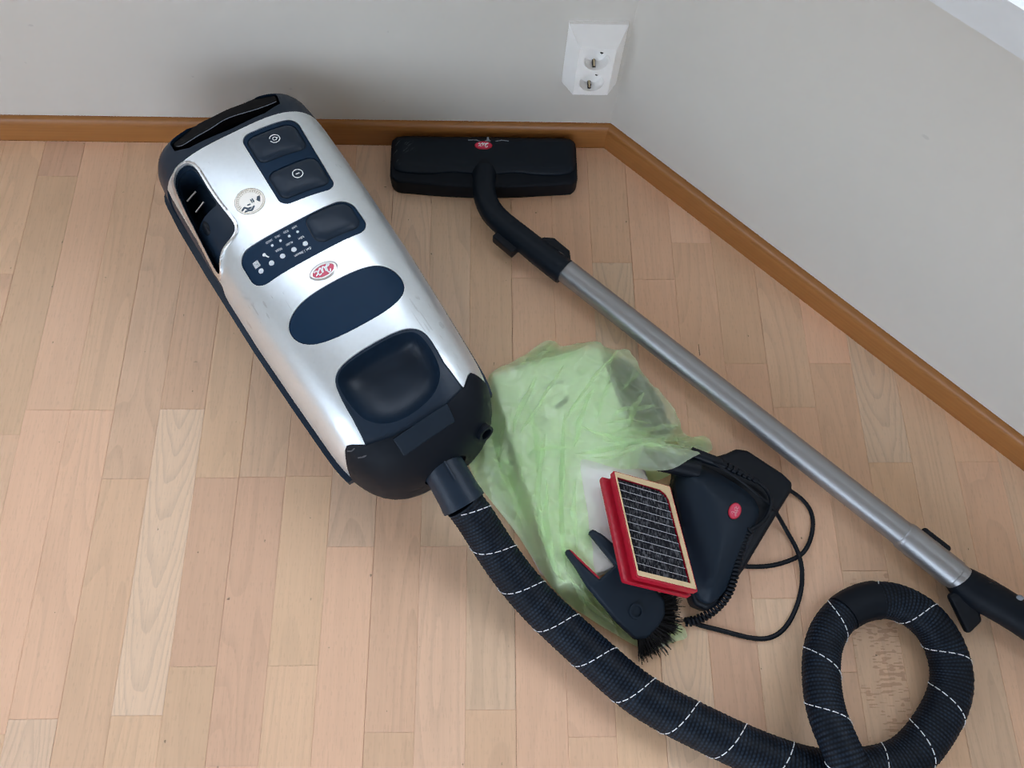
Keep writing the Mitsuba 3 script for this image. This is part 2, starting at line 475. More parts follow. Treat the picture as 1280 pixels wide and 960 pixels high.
tones = np.array([hash01(i, 3, 1) for i in range(800)])
order = np.argsort(tones)
want = {(-9, 1): .86, (-7, 1): .84, (-10, 1): .85, (-8, 0): .35, (-8, 1): .55, (-3, 1): .7, (-9, 0): .55, (8, 0): .85, (8, 1): .3, (7, 0): .4, (9, 0): .25, (9, 1): .5,
        (0, 0): .5, (-7, 0): .3, (-5, 0): .4, (-4, 0): .3, (10, 0): .6}
bevel = .0006
for k in range(-24, 19):
    g0, g1 = (.00022 if k % 3 == 1 else .00008), (.00022 if k % 3 == 0 else .00008)
    x0, x1 = edge(k) + g0, edge(k + 1) - g1
    ys = [.8885]
    yy = .8885
    js = sorted(joints.get(k, []), reverse=True)
    if k in joints:
        lo = js[-1]
        ys += js
        yy = lo
    else:
        yy = .8885 - rng.uniform(.12, .5)
        ys.append(yy)
    while yy > -1.05:
        yy -= rng.uniform(.36, .52)
        ys.append(yy)
    for r, (ya, yb) in enumerate(zip(ys[:-1], ys[1:])):
        if yb > .87:
            continue
        xa, xb, y1, y0 = x0, x1, ya - .0001, yb + .0001
        lim = prism([(xa, y0), (xb, y0), (xb, y1), (xa, y1)], 0, 1)
        # strips end at the slanted wall
        poly = sbox(xa, y0, xb, y1).intersection(Polygon([(-9, -9), (xr, -9), tuple(END), tuple(A0), (-9, A0[1])]))
        if poly.is_empty or poly.area < 1e-4:
            continue
        w = want.get((k, r))
        tid = int(order[int((w if w is not None else rng.uniform(.05, .9)) * 799 * .999)])
        if k == 8 and r == 2:
            tid = 900
        q = np.asarray(shapely.geometry.polygon.orient(poly).exterior.coords)[:-1]
        qi = np.asarray(shapely.geometry.polygon.orient(poly.buffer(-bevel, join_style=2)).exterior.coords)[:-1]
        if len(q) != len(qi):
            continue
        qi = qi[np.argmin(((q[:, None] - qi[None]) ** 2).sum(-1), axis=1)]
        n = len(q)
        drop = rng.uniform(0, .0003)
        v = np.vstack([np.c_[q, np.full(n, -.010)], np.c_[q, np.full(n, -.0004 - drop)], np.c_[qi, np.full(n, -drop)]])
        f = []
        for a in range(n):
            b = (a + 1) % n
            for o in (0, n):
                f += [(o + a, o + b, o + n + b), (o + a, o + n + b, o + n + a)]
        for a in range(1, n - 1):
            f.append((2 * n, 2 * n + a, 2 * n + a + 1))
        sx, sy = rng.uniform(0, 1), rng.uniform(0, 30)
        uv = np.c_[tid * 4.0 + v[:, 0] - (xa + xb) / 2, v[:, 1] + sy]
        put('floor__plank', trimesh.Trimesh(v, f, process=False), 'mat_floor', uv=uv)

# ------------------------------------------------------------------ wall socket
SX0, SX1, SZ0, SZ1, SD = .120, .2085, .157, .277, .036
def frustum(x0, x1, z0, z1, y0, y1, bl, br, bb, bt):
    """box on the wall whose front face (y1) is inset by the bevels"""
    b = [(x0, y0, z0), (x1, y0, z0), (x1, y0, z1), (x0, y0, z1), (x0, y0 - .006, z0), (x1, y0 - .006, z0), (x1, y0 - .006, z1), (x0, y0 - .006, z1),
         (x0 + bl, y1, z0 + bb), (x1 - br, y1, z0 + bb), (x1 - br, y1, z1 - bt), (x0 + bl, y1, z1 - bt)]
    return Manifold.hull_points([tuple(map(float, q)) for q in b])


ys_ = .901
body = frustum(SX0, SX1, SZ0, SZ1, ys_, ys_ - SD, .016, .017, .006, .017)
rot = lambda m: m.rotate((90, 0, 0))
wells = [(.1640, .236), (.1625, .190)]
WR = .0195
for cx, cz in wells:
    body = body - Manifold.cylinder(.0195, WR, WR * .97, 48).rotate((90, 0, 0)).translate((cx, ys_ - SD + .0185, cz))
put('wall_socket__body', body, 'mat_socket', smooth=25)
for i, (cx, cz) in enumerate(wells):
    yb = ys_ - SD + .0185
    ins = Manifold.cylinder(.001, WR * .98, WR * .98, 48).rotate((90, 0, 0)).translate((cx, yb + .0004, cz))
    k = put('wall_socket__insert', ins, 'mat_socket')
    holes = cat(*[Manifold.cylinder(.0008, .0026, .0026, 20).rotate((90, 0, 0)).translate((cx + dx, yb - .0006, cz + dz)) for dx, dz in ((-.0095, .001), (.0095, -.001))])
    put(k + '__pin_hole', holes, 'mat_dark_hole')
    for sgn in (-1, 1):
        ear = rbox(.0052, .013, .0042, .0008).translate((cx + sgn * .001, yb - .0068, cz + sgn * (WR - .0022)))
        put(k + '__earth_recess', ear, 'mat_dark_hole')
        clip = rbox(.0028, .014, .0016, .0005).translate((cx + sgn * .001, yb - .007, cz + sgn * (WR - .0048)))
        put(k + '__earth_contact', clip, 'mat_brass')
put('wall_socket__screw', Manifold.cylinder(.001, .003, .003, 20).rotate((90, 0, 0)).translate((.1633, ys_ - SD + .0006 + .0006, .2130)), 'mat_socket')
tag('wall_socket', 'white double wall socket with sloping sides near the corner', 'wall socket')

# ------------------------------------------------------------------ vacuum cleaner (local: u to the hose end, v sideways, w up)
th = math.radians(-56.768)
EU, EV = P(math.cos(th), math.sin(th), 0), P(-math.sin(th), math.cos(th), 0)
VM = np.eye(4)
VM[:3, 0], VM[:3, 1], VM[:3, 2], VM[:3, 3] = EU, EV, P(0, 0, 1), EU * -.55 + EV * .0935
ZB, PW, QW = .100, 3.4, 3.0
UA = [-.34, -.30, -.25, -.15, 0, .10, .20, .25, .31]
aw = lambda u: np.interp(u, UA, [.124, .127, .130, .130, .127, .122, .116, .113, .108])
zt = lambda u: CubicSpline([-.34, -.30, -.2, -.05, .1, .2, .25, .31], [.214, .219, .224, .2265, .226, .220, .214, .200])(u)


def ends(u, d=0.0):
    u = np.asarray(u, float)
    b = np.clip((-.280 - u) / (.050 + d), 0, 1) ** 6.5
    f = np.clip((u - .185) / (.112 + d), 0, 1) ** 2.7
    return b + f


def surf(u, v, d=0.0):
    u, v = np.asarray(u, float), np.asarray(v, float)
    k = np.clip(1 - ends(u, d) - np.abs(v / (aw(u) + d)) ** PW, 0, 1)
    return ZB + (zt(u) + d - ZB) * k ** (1 / QW)


def loft(rings):
    rings = np.array(rings)
    m, n = rings.shape[:2]
    v = rings.reshape(-1, 3)
    i = np.arange(m - 1)[:, None] * n + np.arange(n)[None]
    j = np.arange(m - 1)[:, None] * n + (np.arange(n)[None] + 1) % n
    f = np.vstack([np.stack([i, j, j + n], -1).reshape(-1, 3), np.stack([i, j + n, i + n], -1).reshape(-1, 3)])
    v = np.vstack([v, rings[0].mean(0), rings[-1].mean(0)])
    k = np.arange(n)
    f = np.vstack([f, np.c_[(k + 1) % n, k, np.full(n, m * n)], np.c_[k + (m - 1) * n, (k + 1) % n + (m - 1) * n, np.full(n, m * n + 1)]])
    t = trimesh.Trimesh(v, f, process=False)
    if t.volume < 0:
        t.invert()
    return t


def u_samples(d=0.0, n=60):
    b = -.280 - (.050 + d) * np.array([.9999, .998, .992, .98, .965, .94, .90, .85, .78, .68, .5, .25])
    f = .185 + (.112 + d) * np.array([.08, .2, .33, .46, .58, .69, .78, .86, .92, .96, .985, .996, .9996])
    return np.r_[b, np.linspace(-.278, .188, n), f]


def half(d, up=True, nphi=72, scale=1.0):
    rings = []
    for u in u_samples(d):
        e = float(ends(u, d))
        c, s = max(1 - e, 0) ** (1 / PW), max(1 - e, 0) ** (1 / QW)
        phi = np.linspace(0, np.pi, nphi)
        # even spacing along the curve
        vv = np.sign(np.cos(phi)) * np.abs(np.cos(phi)) ** (2 / PW)
        ww = np.abs(np.sin(phi)) ** (2 / QW)
        a = (float(aw(u)) + d) * c * scale
        h = (float(zt(u)) + d - ZB) * s if up else -(ZB - .004) * max(1 - e, 0) ** (1 / 5)
        if not up:
            ww = np.abs(np.sin(phi)) ** (2 / 2.6)
        rings.append(np.c_[np.full(nphi, u), vv * a, ZB + ww * h])
    return man(loft(rings))


core = half(0.0) + half(0.0, False, scale=.97)
skin = half(.0026)
trimskin = half(.0042)
nose_line = [(.245, -.150), (.243, -.113), (.226, -.099), (.2245, -.0945), (.2275, -.0895), (.240, -.074), (.249, -.043), (.252, 0), (.2495, .043), (.241, .074), (.2285, .0885),
             (.2265, .0925), (.229, .0975), (.243, .113), (.245, .150)]
nose_poly = Polygon(nose_line + [(.42, .15), (.42, -.15)])
cord = smoothpoly([(-.257, -.104), (-.2615, -.090), (-.2555, -.077), (-.239, -.0715), (-.205, -.0715), (-.160, -.0695), (-.130, -.0675), (-.118, -.0715), (-.112, -.083), (-.109, -.099), (-.100, -.113),
                   (-.094, -.1195), (-.104, -.1215), (-.140, -.1195), (-.200, -.1155), (-.243, -.1105)])
btn_panel = rpoly([(-.253, .004), (-.250, .090), (-.105, .081), (-.114, .0005)], .015)
led_panel = rpoly([(-.0830, -.0885), (-.0835, .0875), (-.0215, .0875), (-.0205, -.0885)], .0200)
oval = smoothpoly([(.048, -.077), (.034, -.056), (.0285, -.030), (.027, 0), (.0285, .035), (.036, .066), (.052, .0805), (.073, .0825), (.090, .072), (.100, .050), (.103, .02), (.102, -.02), (.097, -.050), (.086, -.070), (.067, -.0805)])
scoop_poly = smoothpoly([(.160, -.0675), (.147, -.0625), (.1385, -.050), (.1335, -.020), (.1330, .010), (.1350, .038), (.1405, .056), (.152, .0665), (.172, .069), (.204, .067), (.230, .068), (.25, .0725), (.262, .05), (.265, 0), (.262, -.05), (.252, -.073), (.225, -.072), (.194, -.0705)], 220)
scoop_poly = scoop_poly.union(Polygon([(.20, -.0705), (.20, .067), (.255, .0725), (.275, 0), (.255, -.0745)])).buffer(.0003)
bowl = smoothpoly([(.152, -.062), (.141, -.050), (.1365, -.012), (.138, .035), (.146, .056), (.162, .062), (.190, .0615), (.212, .0545), (.229, .036), (.2365, .008), (.2365, -.022), (.228, -.044), (.212, -.058), (.185, -.064)])
slot = rpoly([(-.3130, -.084), (-.291, -.084), (-.279, -.064), (-.2735, .003), (-.275, .056), (-.286, .084), (-.312, .0885), (-.3225, .058), (-.3270, .013), (-.3255, -.034)], .004)
back_poly = Polygon([(-.6, -.2), (-.2665, -.2), (-.2665, .2), (-.6, .2)])

# silver shell
sil = skin - core
sil = sil ^ prism([(-.2660, -.2), (.4, -.2), (.4, .2), (-.2660, .2)], .108, .4)
sil = sil - prism(nose_poly.buffer(.0012), 0, .4)
for q in (cord.buffer(.0002), btn_panel, led_panel, oval, scoop_poly):
    sil = sil - prism(q, .12, .4)
# left flank behind the cord bay belongs to the dark body
sil = sil - prism([(-.30, -.2), (-.05, -.2), (-.085, -.126), (-.10, -.1245), (-.20, -.1195), (-.247, -.1145), (-.262, -.106), (-.30, -.095)], .0, .178)
# body: dark core with its bays
def bowl_cutter():
    c = np.array(bowl.exterior.coords)[:-1]
    cen = P(.183, 0)
    rings = []
    for t in np.linspace(0, 1, 15):
        s = 1 - t ** 2.0 * .0
        ang = t * math.pi / 2
        sc = max(math.cos(ang) ** .75, .02)
        dep = .043 * math.sin(ang) ** .8
        q = cen + (c - cen) * sc + P(-.010, 0) * t
        rings.append(np.c_[q, surf(c[:, 0], c[:, 1]) * (1 - t) + t * .2225 - dep])
    top = np.c_[c, np.full(len(c), .30)]
    return man(loft([top] + rings))


deep_cord = cord.buffer(-.0015).intersection(Polygon([(-.3, -.2), (-.186, -.2), (-.176, -.05), (-.3, -.05)])).buffer(-.004).buffer(.004)
body = core - bowl_cutter() - prism(slot, .150, .4) - (prism(cord, .11, .4) - half(-.0065)) - (prism(deep_cord, .11, .4) - half(-.034))
nose = trimskin ^ prism(nose_poly, .02, .4)
put('vacuum_cleaner__body', place(body - prism(nose_poly.buffer(-.004), .11, .4), VM), 'mat_navy', smooth=32)
put('vacuum_cleaner__shell', place(sil, VM), 'mat_silver', smooth=35, label='brushed silver upper shell')
rear = (skin ^ prism(back_poly, .098, .4)) - core
rear = rear - prism(slot, .1, .4)
put('vacuum_cleaner__rear_cap', place(rear, VM), 'mat_navy', smooth=32)
lowernose = half(.0042, False, scale=.985) ^ prism(Polygon([(.238, -.2), (.4, -.2), (.4, .2), (.238, .2)]), .0, .0985)
lip_cut = Polygon([(-.2, -.02), (.2, -.02), (.2, .058), (.12, .0585), (.10, .056), (.085, .047), (.06, .045), (.045, .052), (.03, .075), (-.03, .075), (-.045, .052), (-.06, .045), (-.085, .047), (-.10, .056), (-.12, .0585), (-.2, .058)])
nose_full = nose + lowernose
lipvol = prism(lip_cut, -.1, .6)
# turn prism so that its plane is v-w and it runs along u
lipvol = lipvol.rotate((90, 0, 90)).translate((0, 0, 0))
bumper = nose_full ^ lipvol
upper_nose = nose_full - prism(Polygon(np.array(lip_cut.buffer(.0013).exterior.coords)[:-1]), -.1, .6).rotate((90, 0, 90))
mouth = Manifold.cylinder(.12, .0335, .0335, 48).rotate((0, 96, 0)).translate((.215, .002, .120))
upper_nose = upper_nose - mouth
bumper = bumper - mouth
put('vacuum_cleaner__nose_cap', place(upper_nose, VM), 'mat_black_soft', smooth=32)
put('vacuum_cleaner__front_bumper', place(bumper, VM), 'mat_black_soft', smooth=32)
# waist strip all around
uu = u_samples(.004)
vv = np.array([(float(aw(u)) + .004) * max(1 - float(ends(u, .004)), 0) ** (1 / PW) for u in uu])
L_, R_ = -vv - .0055, vv + .0045
outline = Polygon(np.vstack([np.c_[uu, R_], np.c_[uu, L_][::-1]])).buffer(.001)
strip = prism(outline.simplify(.0002), .0925, .1065) - core - prism([(.2405, -.2), (.4, -.2), (.4, .2), (.2405, .2)], 0, .3)
put('vacuum_cleaner__waist_strip', place(strip, VM), 'mat_navy', smooth=30)
# carrying handle: a black bar across the slot, a little below its rim
hb = Polygon([(-.3040, -.082), (-.3010, -.069), (-.3040, -.047), (-.3065, -.020), (-.3095, -.003), (-.3090, .015), (-.3045, .038), (-.2990, .0845), (-.3105, .0860), (-.3215, .055), (-.3260, .012), (-.3245, -.034), (-.3120, -.080)])
put('vacuum_cleaner__carry_handle', place(plate(hb, .190, .2060, .0025, .004), VM), 'mat_void', smooth=40, label='black carrying handle bar')
hl, _ = spline([(-.3035, -.078, .206), (-.3005, -.069, .206), (-.3035, -.047, .206), (-.3060, -.020, .206), (-.3090, -.003, .206), (-.3085, .015, .206), (-.3040, .038, .206), (-.2985, .082, .206)], .003)
put('vacuum_cleaner__carry_handle__edge_line', place(tube(hl, .0006, 6), VM), 'mat_grey_print', smooth=True)
put('vacuum_cleaner__latch', place(rbox(.008, .040, .006, .002).rotate((0, 0, -3)).translate((-.2895, .003, .186)), VM), 'mat_red', smooth=30, label='red latch inside the handle slot')


def conform(poly, d0, d1, r=.0006, sp=.005):
    return place(slab(poly, 0, rounded(d1 - d0, r), sp, insets_for(r), warp=lambda x, y: surf(x, y, d0)), VM)


V = 'vacuum_cleaner__'
rimc = cord.buffer(.0046).difference(cord.buffer(.0004))
ct = ((trimskin - core) ^ prism(rimc, .11, .4))
put(V + 'cord_bay_trim', place(ct, VM), 'mat_silver_trim', smooth=35)
for (a, b) in (((-.2434, -.1064), (-.2485, -.0880)), ((-.2192, -.1039), (-.2255, -.0859))):
    put(V + 'contact_pin', place(straight((a[0] * .992, a[1], .166), (b[0] * .992, b[1], .171), .0016, 12), VM), 'mat_steel', smooth=40, label='steel contact pin in the cord bay')
put(V + 'cord_hook', place(slab(ellipse(-.166, -.103, .012, .0055), 0, lambda d, x, y: .0005 + 1.5 * np.minimum(d, .004), .0025, warp=lambda x, y: surf(x, y, -.0067)), VM), 'mat_black', smooth=40)
b1 = rpoly([(-.244, .009), (-.2415, .0815), (-.189, .079), (-.195, .008)], .012)
b2 = rpoly([(-.173, .0075), (-.171, .0805), (-.1175, .0775), (-.1240, .0070)], .012)
b3 = rpoly([(-.0815, .0165), (-.0800, .0815), (-.0325, .0795), (-.0345, .0130)], .014)
put(V + 'button_panel', conform(btn_panel.buffer(-.0005).difference(b1.buffer(.0013)).difference(b2.buffer(.0013)), -.001, .0016, .0006, .004), 'mat_navy_matte', smooth=True)


def pad(poly, name, h, r, mat='mat_navy', sp=.004):
    k = put(V + name, place(slab(poly, 0, lambda d, x, y: h * np.sqrt(np.clip(1 - (1 - np.minimum(d, r) / r) ** 2, 0, 1)), sp, insets_for(r), warp=lambda x, y: surf(x, y, .0006)), VM), mat, smooth=50)
    return k


k1 = pad(b1, 'button', .0062, .020)
k2 = pad(b2, 'button', .0062, .020)


def on_top(mesh, d):
    """flat mesh (x = u, y = v, z = height) laid on the shell surface, d above it"""
    m = mesh.copy()
    m.vertices = np.c_[m.vertices[:, 0], m.vertices[:, 1], surf(m.vertices[:, 0], m.vertices[:, 1]) + d + m.vertices[:, 2]]
    return place(m, VM)


def flat(poly, h=.0005):
    ms = []
    for g in getattr(poly, 'geoms', [poly]):
        ms.append(tri(prism(g, 0, h)))
    return cat(*ms)


# symbols on the two buttons: broken ring round a small square; ring round a bar
ringp = lambda c, r, w: Point(c).buffer(r, quad_segs=16).difference(Point(c).buffer(r - w, quad_segs=16))
c1_, c2_ = (-.2205, .0450), (-.1488, .0441)
sy1 = ringp(c1_, .0078, .0013).difference(Polygon([c1_, (c1_[0] + .002, c1_[1] - .012), (c1_[0] - .006, c1_[1] - .012)]))
sy1 = sy1.union(ringp(c1_, .0034, .0012)).union(sbox(c1_[0] - .0009, c1_[1] + .002, c1_[0] + .0009, c1_[1] + .0048))
sy2 = ringp(c2_, .0078, .0013).union(sbox(c2_[0] - .0007, c2_[1] - .0028, c2_[0] + .0007, c2_[1] + .0028))
put(k1 + '__symbol', on_top(flat(sy1), .0067), 'mat_white_print')
put(k2 + '__symbol', on_top(flat(sy2), .0067), 'mat_white_print')
# display panel
put(V + 'display_panel', conform(led_panel.buffer(-.0005).difference(b3.buffer(.0013)), -.001, .0014, .0006, .004), 'mat_navy_matte', smooth=True)
DP = V + 'display_panel__'
for u, v in ((-.0671, -.0394), (-.0673, -.0266), (-.0671, -.0134), (-.0671, -.0006)):
    put(DP + 'small_light', on_top(flat(Point(u, v).buffer(.0019)), .0014), 'mat_led')
for u, v in ((-.0429, -.0701), (-.0439, -.0528), (-.0445, -.0355), (-.0448, -.0180), (-.0447, -.0007)):
    put(DP + 'light', on_top(cat(flat(ringp((u, v), .0036, .0011), .0009), flat(Point(u, v).buffer(.0030), .0004)), .0014), 'mat_led')


def words(text, u, v, h, d, bold=False):
    """lettering read from the hose end: its line runs towards -v, its top points to +u"""
    t = meshkit.text_mesh(text, h, .0004, bold)
    w = t.bounds[:, 0]
    x, y, z = t.vertices[:, 0] - w.mean(), t.vertices[:, 1] - h / 2, t.vertices[:, 2]
    m = trimesh.Trimesh(np.c_[u + y, v - x, z], t.faces, process=False)
    return on_top(m, d)


for s_, u, v in (('1000', -.0750, -.0400), ('750', -.0756, -.0268), ('500', -.0757, -.0139), ('250', -.0760, -.0008)):
    put(DP + 'print', words(s_, u, v, .0030, .0014), 'mat_white_print')
for s_, u, v in (('Max', -.0557, -.0355), ('Auto', -.0563, -.0185), ('Min', -.0561, -.0010), ('Set / Reset', -.0352, -.0095)):
    put(DP + 'print', words(s_, u, v, .0036, .0014), 'mat_white_print')
icon = [sbox(-.0602 + .0021 * i, -.0748, -.0602 + .0021 * i + .0011, -.0665) for i in range(5)]
put(DP + 'print', on_top(cat(*[flat(q) for q in icon]), .0014), 'mat_white_print')
tool = Point(-.0610, -.0553).buffer(.0024).union(LineString([(-.0610, -.0553), (-.0545, -.0520)]).buffer(.0010))
put(DP + 'print', on_top(flat(tool), .0014), 'mat_white_print')
pad(b3, 'button', .0058, .018)
# medallion, badge, oval pad
mc = (-.1461, -.0329)
put(V + 'medallion', on_top(flat(Point(mc).buffer(.0215, quad_segs=24), .0007), .0026), 'mat_cream_disc', label='pale round medallion with a rayed rim')
rays = [LineString([(mc[0] + .0148 * math.cos(a), mc[1] + .0148 * math.sin(a)), (mc[0] + .0180 * math.cos(a), mc[1] + .0180 * math.sin(a))]).buffer(.00035) for a in np.radians(np.arange(95, 285, 11))]
put(V + 'medallion__rim', on_top(cat(flat(ringp(mc, .0213, .0006)), flat(ringp(mc, .0190, .0004)), *[flat(r) for r in rays]), .0032), 'mat_medal_line')
mk = lambda pts, w: LineString([(mc[0] + a, mc[1] + b) for a, b in pts]).buffer(w)
marks = [mk([(.0075, -.0150), (.0055, -.0110), (.0100, -.0075), (.0105, -.0035)], .0011), mk([(.0120, -.0125), (.0125, -.0085), (.0150, -.0045), (.0110, .0010)], .0010),
         Polygon([(mc[0] - .0010, mc[1] + .0125), (mc[0] + .0005, mc[1] + .0155), (mc[0] + .0085, mc[1] + .0120), (mc[0] + .0040, mc[1] + .0090)]), mk([(.0045, -.0050), (.0050, -.0020)], .0007), mk([(-.001, .002), (.004, .002)], .0005), mk([(-.001, .0045), (.004, .0045)], .0007)]
put(V + 'medallion__figure', on_top(cat(*[flat(q.buffer(.0003)) for q in marks]), .0032), 'mat_medal_ink')


def script_badge(M, a, b, rot=0.0, surf_fn=None, prefix=None, rim=.2, dark=False):
    """oval badge: silver ring, red field, looped script letters 'Lux' in white; local x reads along the word"""
    def lay(mesh, d):
        m = place(mesh, M)
        if surf_fn:
            v = m.vertices
            m.vertices = np.c_[v[:, 0], v[:, 1], surf_fn(v[:, 0], v[:, 1]) + v[:, 2] + d]
            return place(m, VM) if surf_fn is surf else m
        m.vertices[:, 2] += d
        return m
    k = put(prefix, lay(slab(ellipse(0, 0, a, b), 0, lambda d, x, y: .0004 + .0016 * np.sin(np.clip(d / (a * rim * 1.6), 0, 1) * np.pi), a * .06, (a * .04, a * .1, a * .16)), 0), 'mat_silver_trim' if not dark else 'mat_red', smooth=True)
    put(k + '__field', lay(flat(ellipse(0, 0, a * (1 - rim), b * (1 - rim * 1.2)), .0012), .0004), 'mat_badge_red', label='red oval field')
    s = a / .020
    strokes = [[(-.0090, .0030), (-.0060, .0062), (-.0045, .0030), (-.0070, -.0048), (-.0105, -.0050), (-.0080, -.0030), (-.0020, -.0052)],
               [(-.0030, .0022), (-.0032, -.0035), (-.0010, -.0045), (.0018, .0020), (.0016, -.0030), (.0036, -.0042)],
               [(.0045, .0024), (.0075, .0020), (.0078, -.0030), (.0112, -.0036)], [(.0112, .0022), (.0086, .0004), (.0072, -.0012), (.0040, -.0042)]]
    ls = [LineString(CubicSpline(np.arange(len(q)), np.array(q) * s)(np.linspace(0, len(q) - 1, 24))).buffer(.00085 * s) for q in strokes]
    put(k + '__lettering', lay(flat(shapely.union_all(ls), .0003), .0016), 'mat_white_print' if not dark or prefix.startswith('floor') else 'mat_pink_print')


BM = np.eye(4)
BM[:3, 0], BM[:3, 1], BM[:3, 3] = P(0, -1, 0), P(1, 0, 0), P(.0065, -.0004, 0)


def vac_surf(x, y):
    return surf(x, y, .0024)


def put_vac_badge():
    keys0 = set(scene)
    script_badge(BM, .0205, .0130, surf_fn=vac_surf, prefix=V + 'badge')


# (the badge's meshes are laid in the vacuum's local frame, then moved into the room)
_place_put = put


def put(key, mesh, *a, **k):
    if key.startswith(V + 'badge'):
        mesh = place(mesh, VM)
    return _place_put(key, mesh, *a, **k)


put_vac_badge()
put = _place_put
put(V + 'oval_pad', conform(oval.buffer(-.0004), -.0015, .0020, .0010, .006), 'mat_navy_matte', smooth=True, label='smooth dark oval pad')
# lid clip on the nose, exhaust port
clip = Polygon([(.2530, -.0415), (.2500, .0415), (.2715, .0395), (.2745, -.0405)])
put(V + 'lid_clip', conform(clip, .0035, .0068, .0010, .004), 'mat_slate', smooth=40)
pc = P(.268, .0650, .138)
pdir = P(.80, .18, .25) / np.linalg.norm([.80, .18, .25])
pr = trimesh.creation.annulus(.0085, .0125, .038)
MM = trimesh.geometry.align_vectors([0, 0, 1], pdir)
MM[:3, 3] = pc + pdir * .012
put(V + 'port', place(place(pr, MM), VM), 'mat_black', smooth=40)
hole = trimesh.creation.cylinder(.0086, .004)
MM2 = MM.copy()
MM2[:3, 3] = pc + pdir * .014
put(V + 'port__hole', place(place(hole, MM2), VM), 'mat_void')
for pts_ in ([(.2290, -.0975), (.2330, -.0930), (.2335, -.0880)], [(.2440, -.0905), (.2475, -.0850), (.2490, -.0800)]):
    ls_ = LineString(pts_).buffer(.0008)
    put(V + 'scuff', place(slab(ls_, 0, lambda d, x, y: .0003 + 0 * d, .002, warp=lambda x, y: surf(x, y, .0043)), VM), 'mat_scuff', label='light scuff on the nose cap')
tag('vacuum_cleaner', 'long canister vacuum cleaner with silver shell and dark navy trim, by the back wall', 'vacuum cleaner')

# ------------------------------------------------------------------ suction hose
def vl(u, v, w):
    return tuple((VM @ P(u, v, w, 1))[:3])


cuff_a, cuff_b = P(.262, .002, .124), P(.352, -.001, .0985)
n_ = 14
tt = np.linspace(0, 1, n_)
cc = cuff_a + (cuff_b - cuff_a) * tt[:, None]
rr = np.interp(tt, [0, .12, .5, .9, .93, 1], [.0285, .029, .0295, .0305, .0315, .0315])
H = 'vacuum_hose__'
put(H + 'cuff', place(tube(cc, rr, 40), VM), 'mat_navy', smooth=40, label='dark blue plastic cuff plugged into the vacuum')
rib = [(.285, .004, .1490), (.325, .003, .1385)]
put(H + 'cuff__rib', place(tube(np.array(rib), .0016, 8), VM), 'mat_navy', smooth=40)
ca = vl(.350, -.001, .099)
hose_pts = [ca, (-.009, .189, .080), (.014, .156, .062), (.059, .101, .042), (.113, .050, .032), (.164, .005, .0295), (.215, -.035, .0295), (.278, -.068, .0295), (.339, -.096, .0295), (.401, -.119, .029), (.453, -.130, .028),
            (.507, -.128, .0275), (.558, -.116, .0275), (.603, -.082, .0275), (.642, -.027, .0275), (.646, .020, .0275), (.631, .057, .0275), (.601, .082, .0275), (.559, .091, .0275), (.510, .075, .029), (.475, .042, .036), (.455, .000, .050),
            (.446, -.054, .070), (.452, -.094, .083), (.466, -.141, .087), (.505, -.205, .075), (.580, -.262, .050), (.680, -.285, .032), (.790, -.255, .0275), (.870, -.185, .0275), (.905, -.100, .0275), (.885, -.030, .0290), (.830, .012, .031), (.788, .040, .034)]
hc, hs = spline(hose_pts, .0018)
i_split = int(np.argmin(np.linalg.norm(hc - P(.530, .085, .028), axis=1)))
rbase = np.interp(hs, [0, .10, .45, .62, hs[i_split] - .05, hs[i_split], hs[-1]], [.0272, .0280, .0295, .0292, .0262, .0248, .0255])
NA = 36


def hose_mesh(i0, i1, extra=0.0):
    c, s, r = hc[i0:i1], hs[i0:i1], rbase[i0:i1] + extra
    ang = np.arange(NA)[None] / NA
    ribv = .0011 * (np.abs(np.cos(np.pi * s / .0072)) ** .7)[:, None]
    cell = .0004 * np.cos(2 * np.pi * ang * 18 + np.pi * np.floor(s / .0072)[:, None])
    m = tube(c, 1, NA, True, rad=r[:, None] - .0011 + ribv + cell)
    uv = np.vstack([np.stack([np.broadcast_to(s[:, None], (len(s), NA)), np.broadcast_to(ang, (len(s), NA))], -1).reshape(-1, 2), [[s[0], 0], [s[-1], 0]]])
    return m, uv


m_, uv_ = hose_mesh(0, i_split + 12)
put(H + 'sleeve', m_, 'mat_hose', smooth=True, uv=uv_)
m_, uv_ = hose_mesh(i_split, len(hc))
put(H + 'sleeve', m_, 'mat_hose', smooth=True, uv=uv_)
i0 = i_split - 16
band = np.linspace(0, 1, 32)
put(H + 'joining_band', tube(hc[i0:i0 + 32], .0272 - .0012 * band, 36), 'mat_black_soft', smooth=40, label='plain dark band where two sleeves overlap')
# white stitching that winds round the sleeve in dashes
ht, ha, hb_ = frames(hc)
pitch = .0685
dash = []
def helix_point(s):
    ph = 2 * np.pi * (s / pitch) + 0.6
    q = [np.interp(s, hs, hc[:, k]) for k in range(3)]
    a = np.array([np.interp(s, hs, ha[:, k]) for k in range(3)])
    b = np.array([np.interp(s, hs, hb_[:, k]) for k in range(3)])
    r = np.interp(s, hs, rbase) + .0004
    return np.array(q) + r * (-math.cos(ph) * a + math.sin(ph) * b)
s_ = .004
while s_ < hs[-1] - .01:
    if abs(s_ - hs[i_split]) > .030 or True:
        c = np.array([helix_point(s_ + d) for d in np.linspace(0, .0031, 5)])
        dash.append(tube(c, .00072, 5))
    s_ += .0043
put(H + 'stitching', cat(*dash), 'mat_thread', smooth=40, kind='stuff', label='white dashed stitching winding round the sleeve')
tag('vacuum_hose', 'dark braided hose with white dashed stitching, looping from the vacuum cleaner', 'hose')

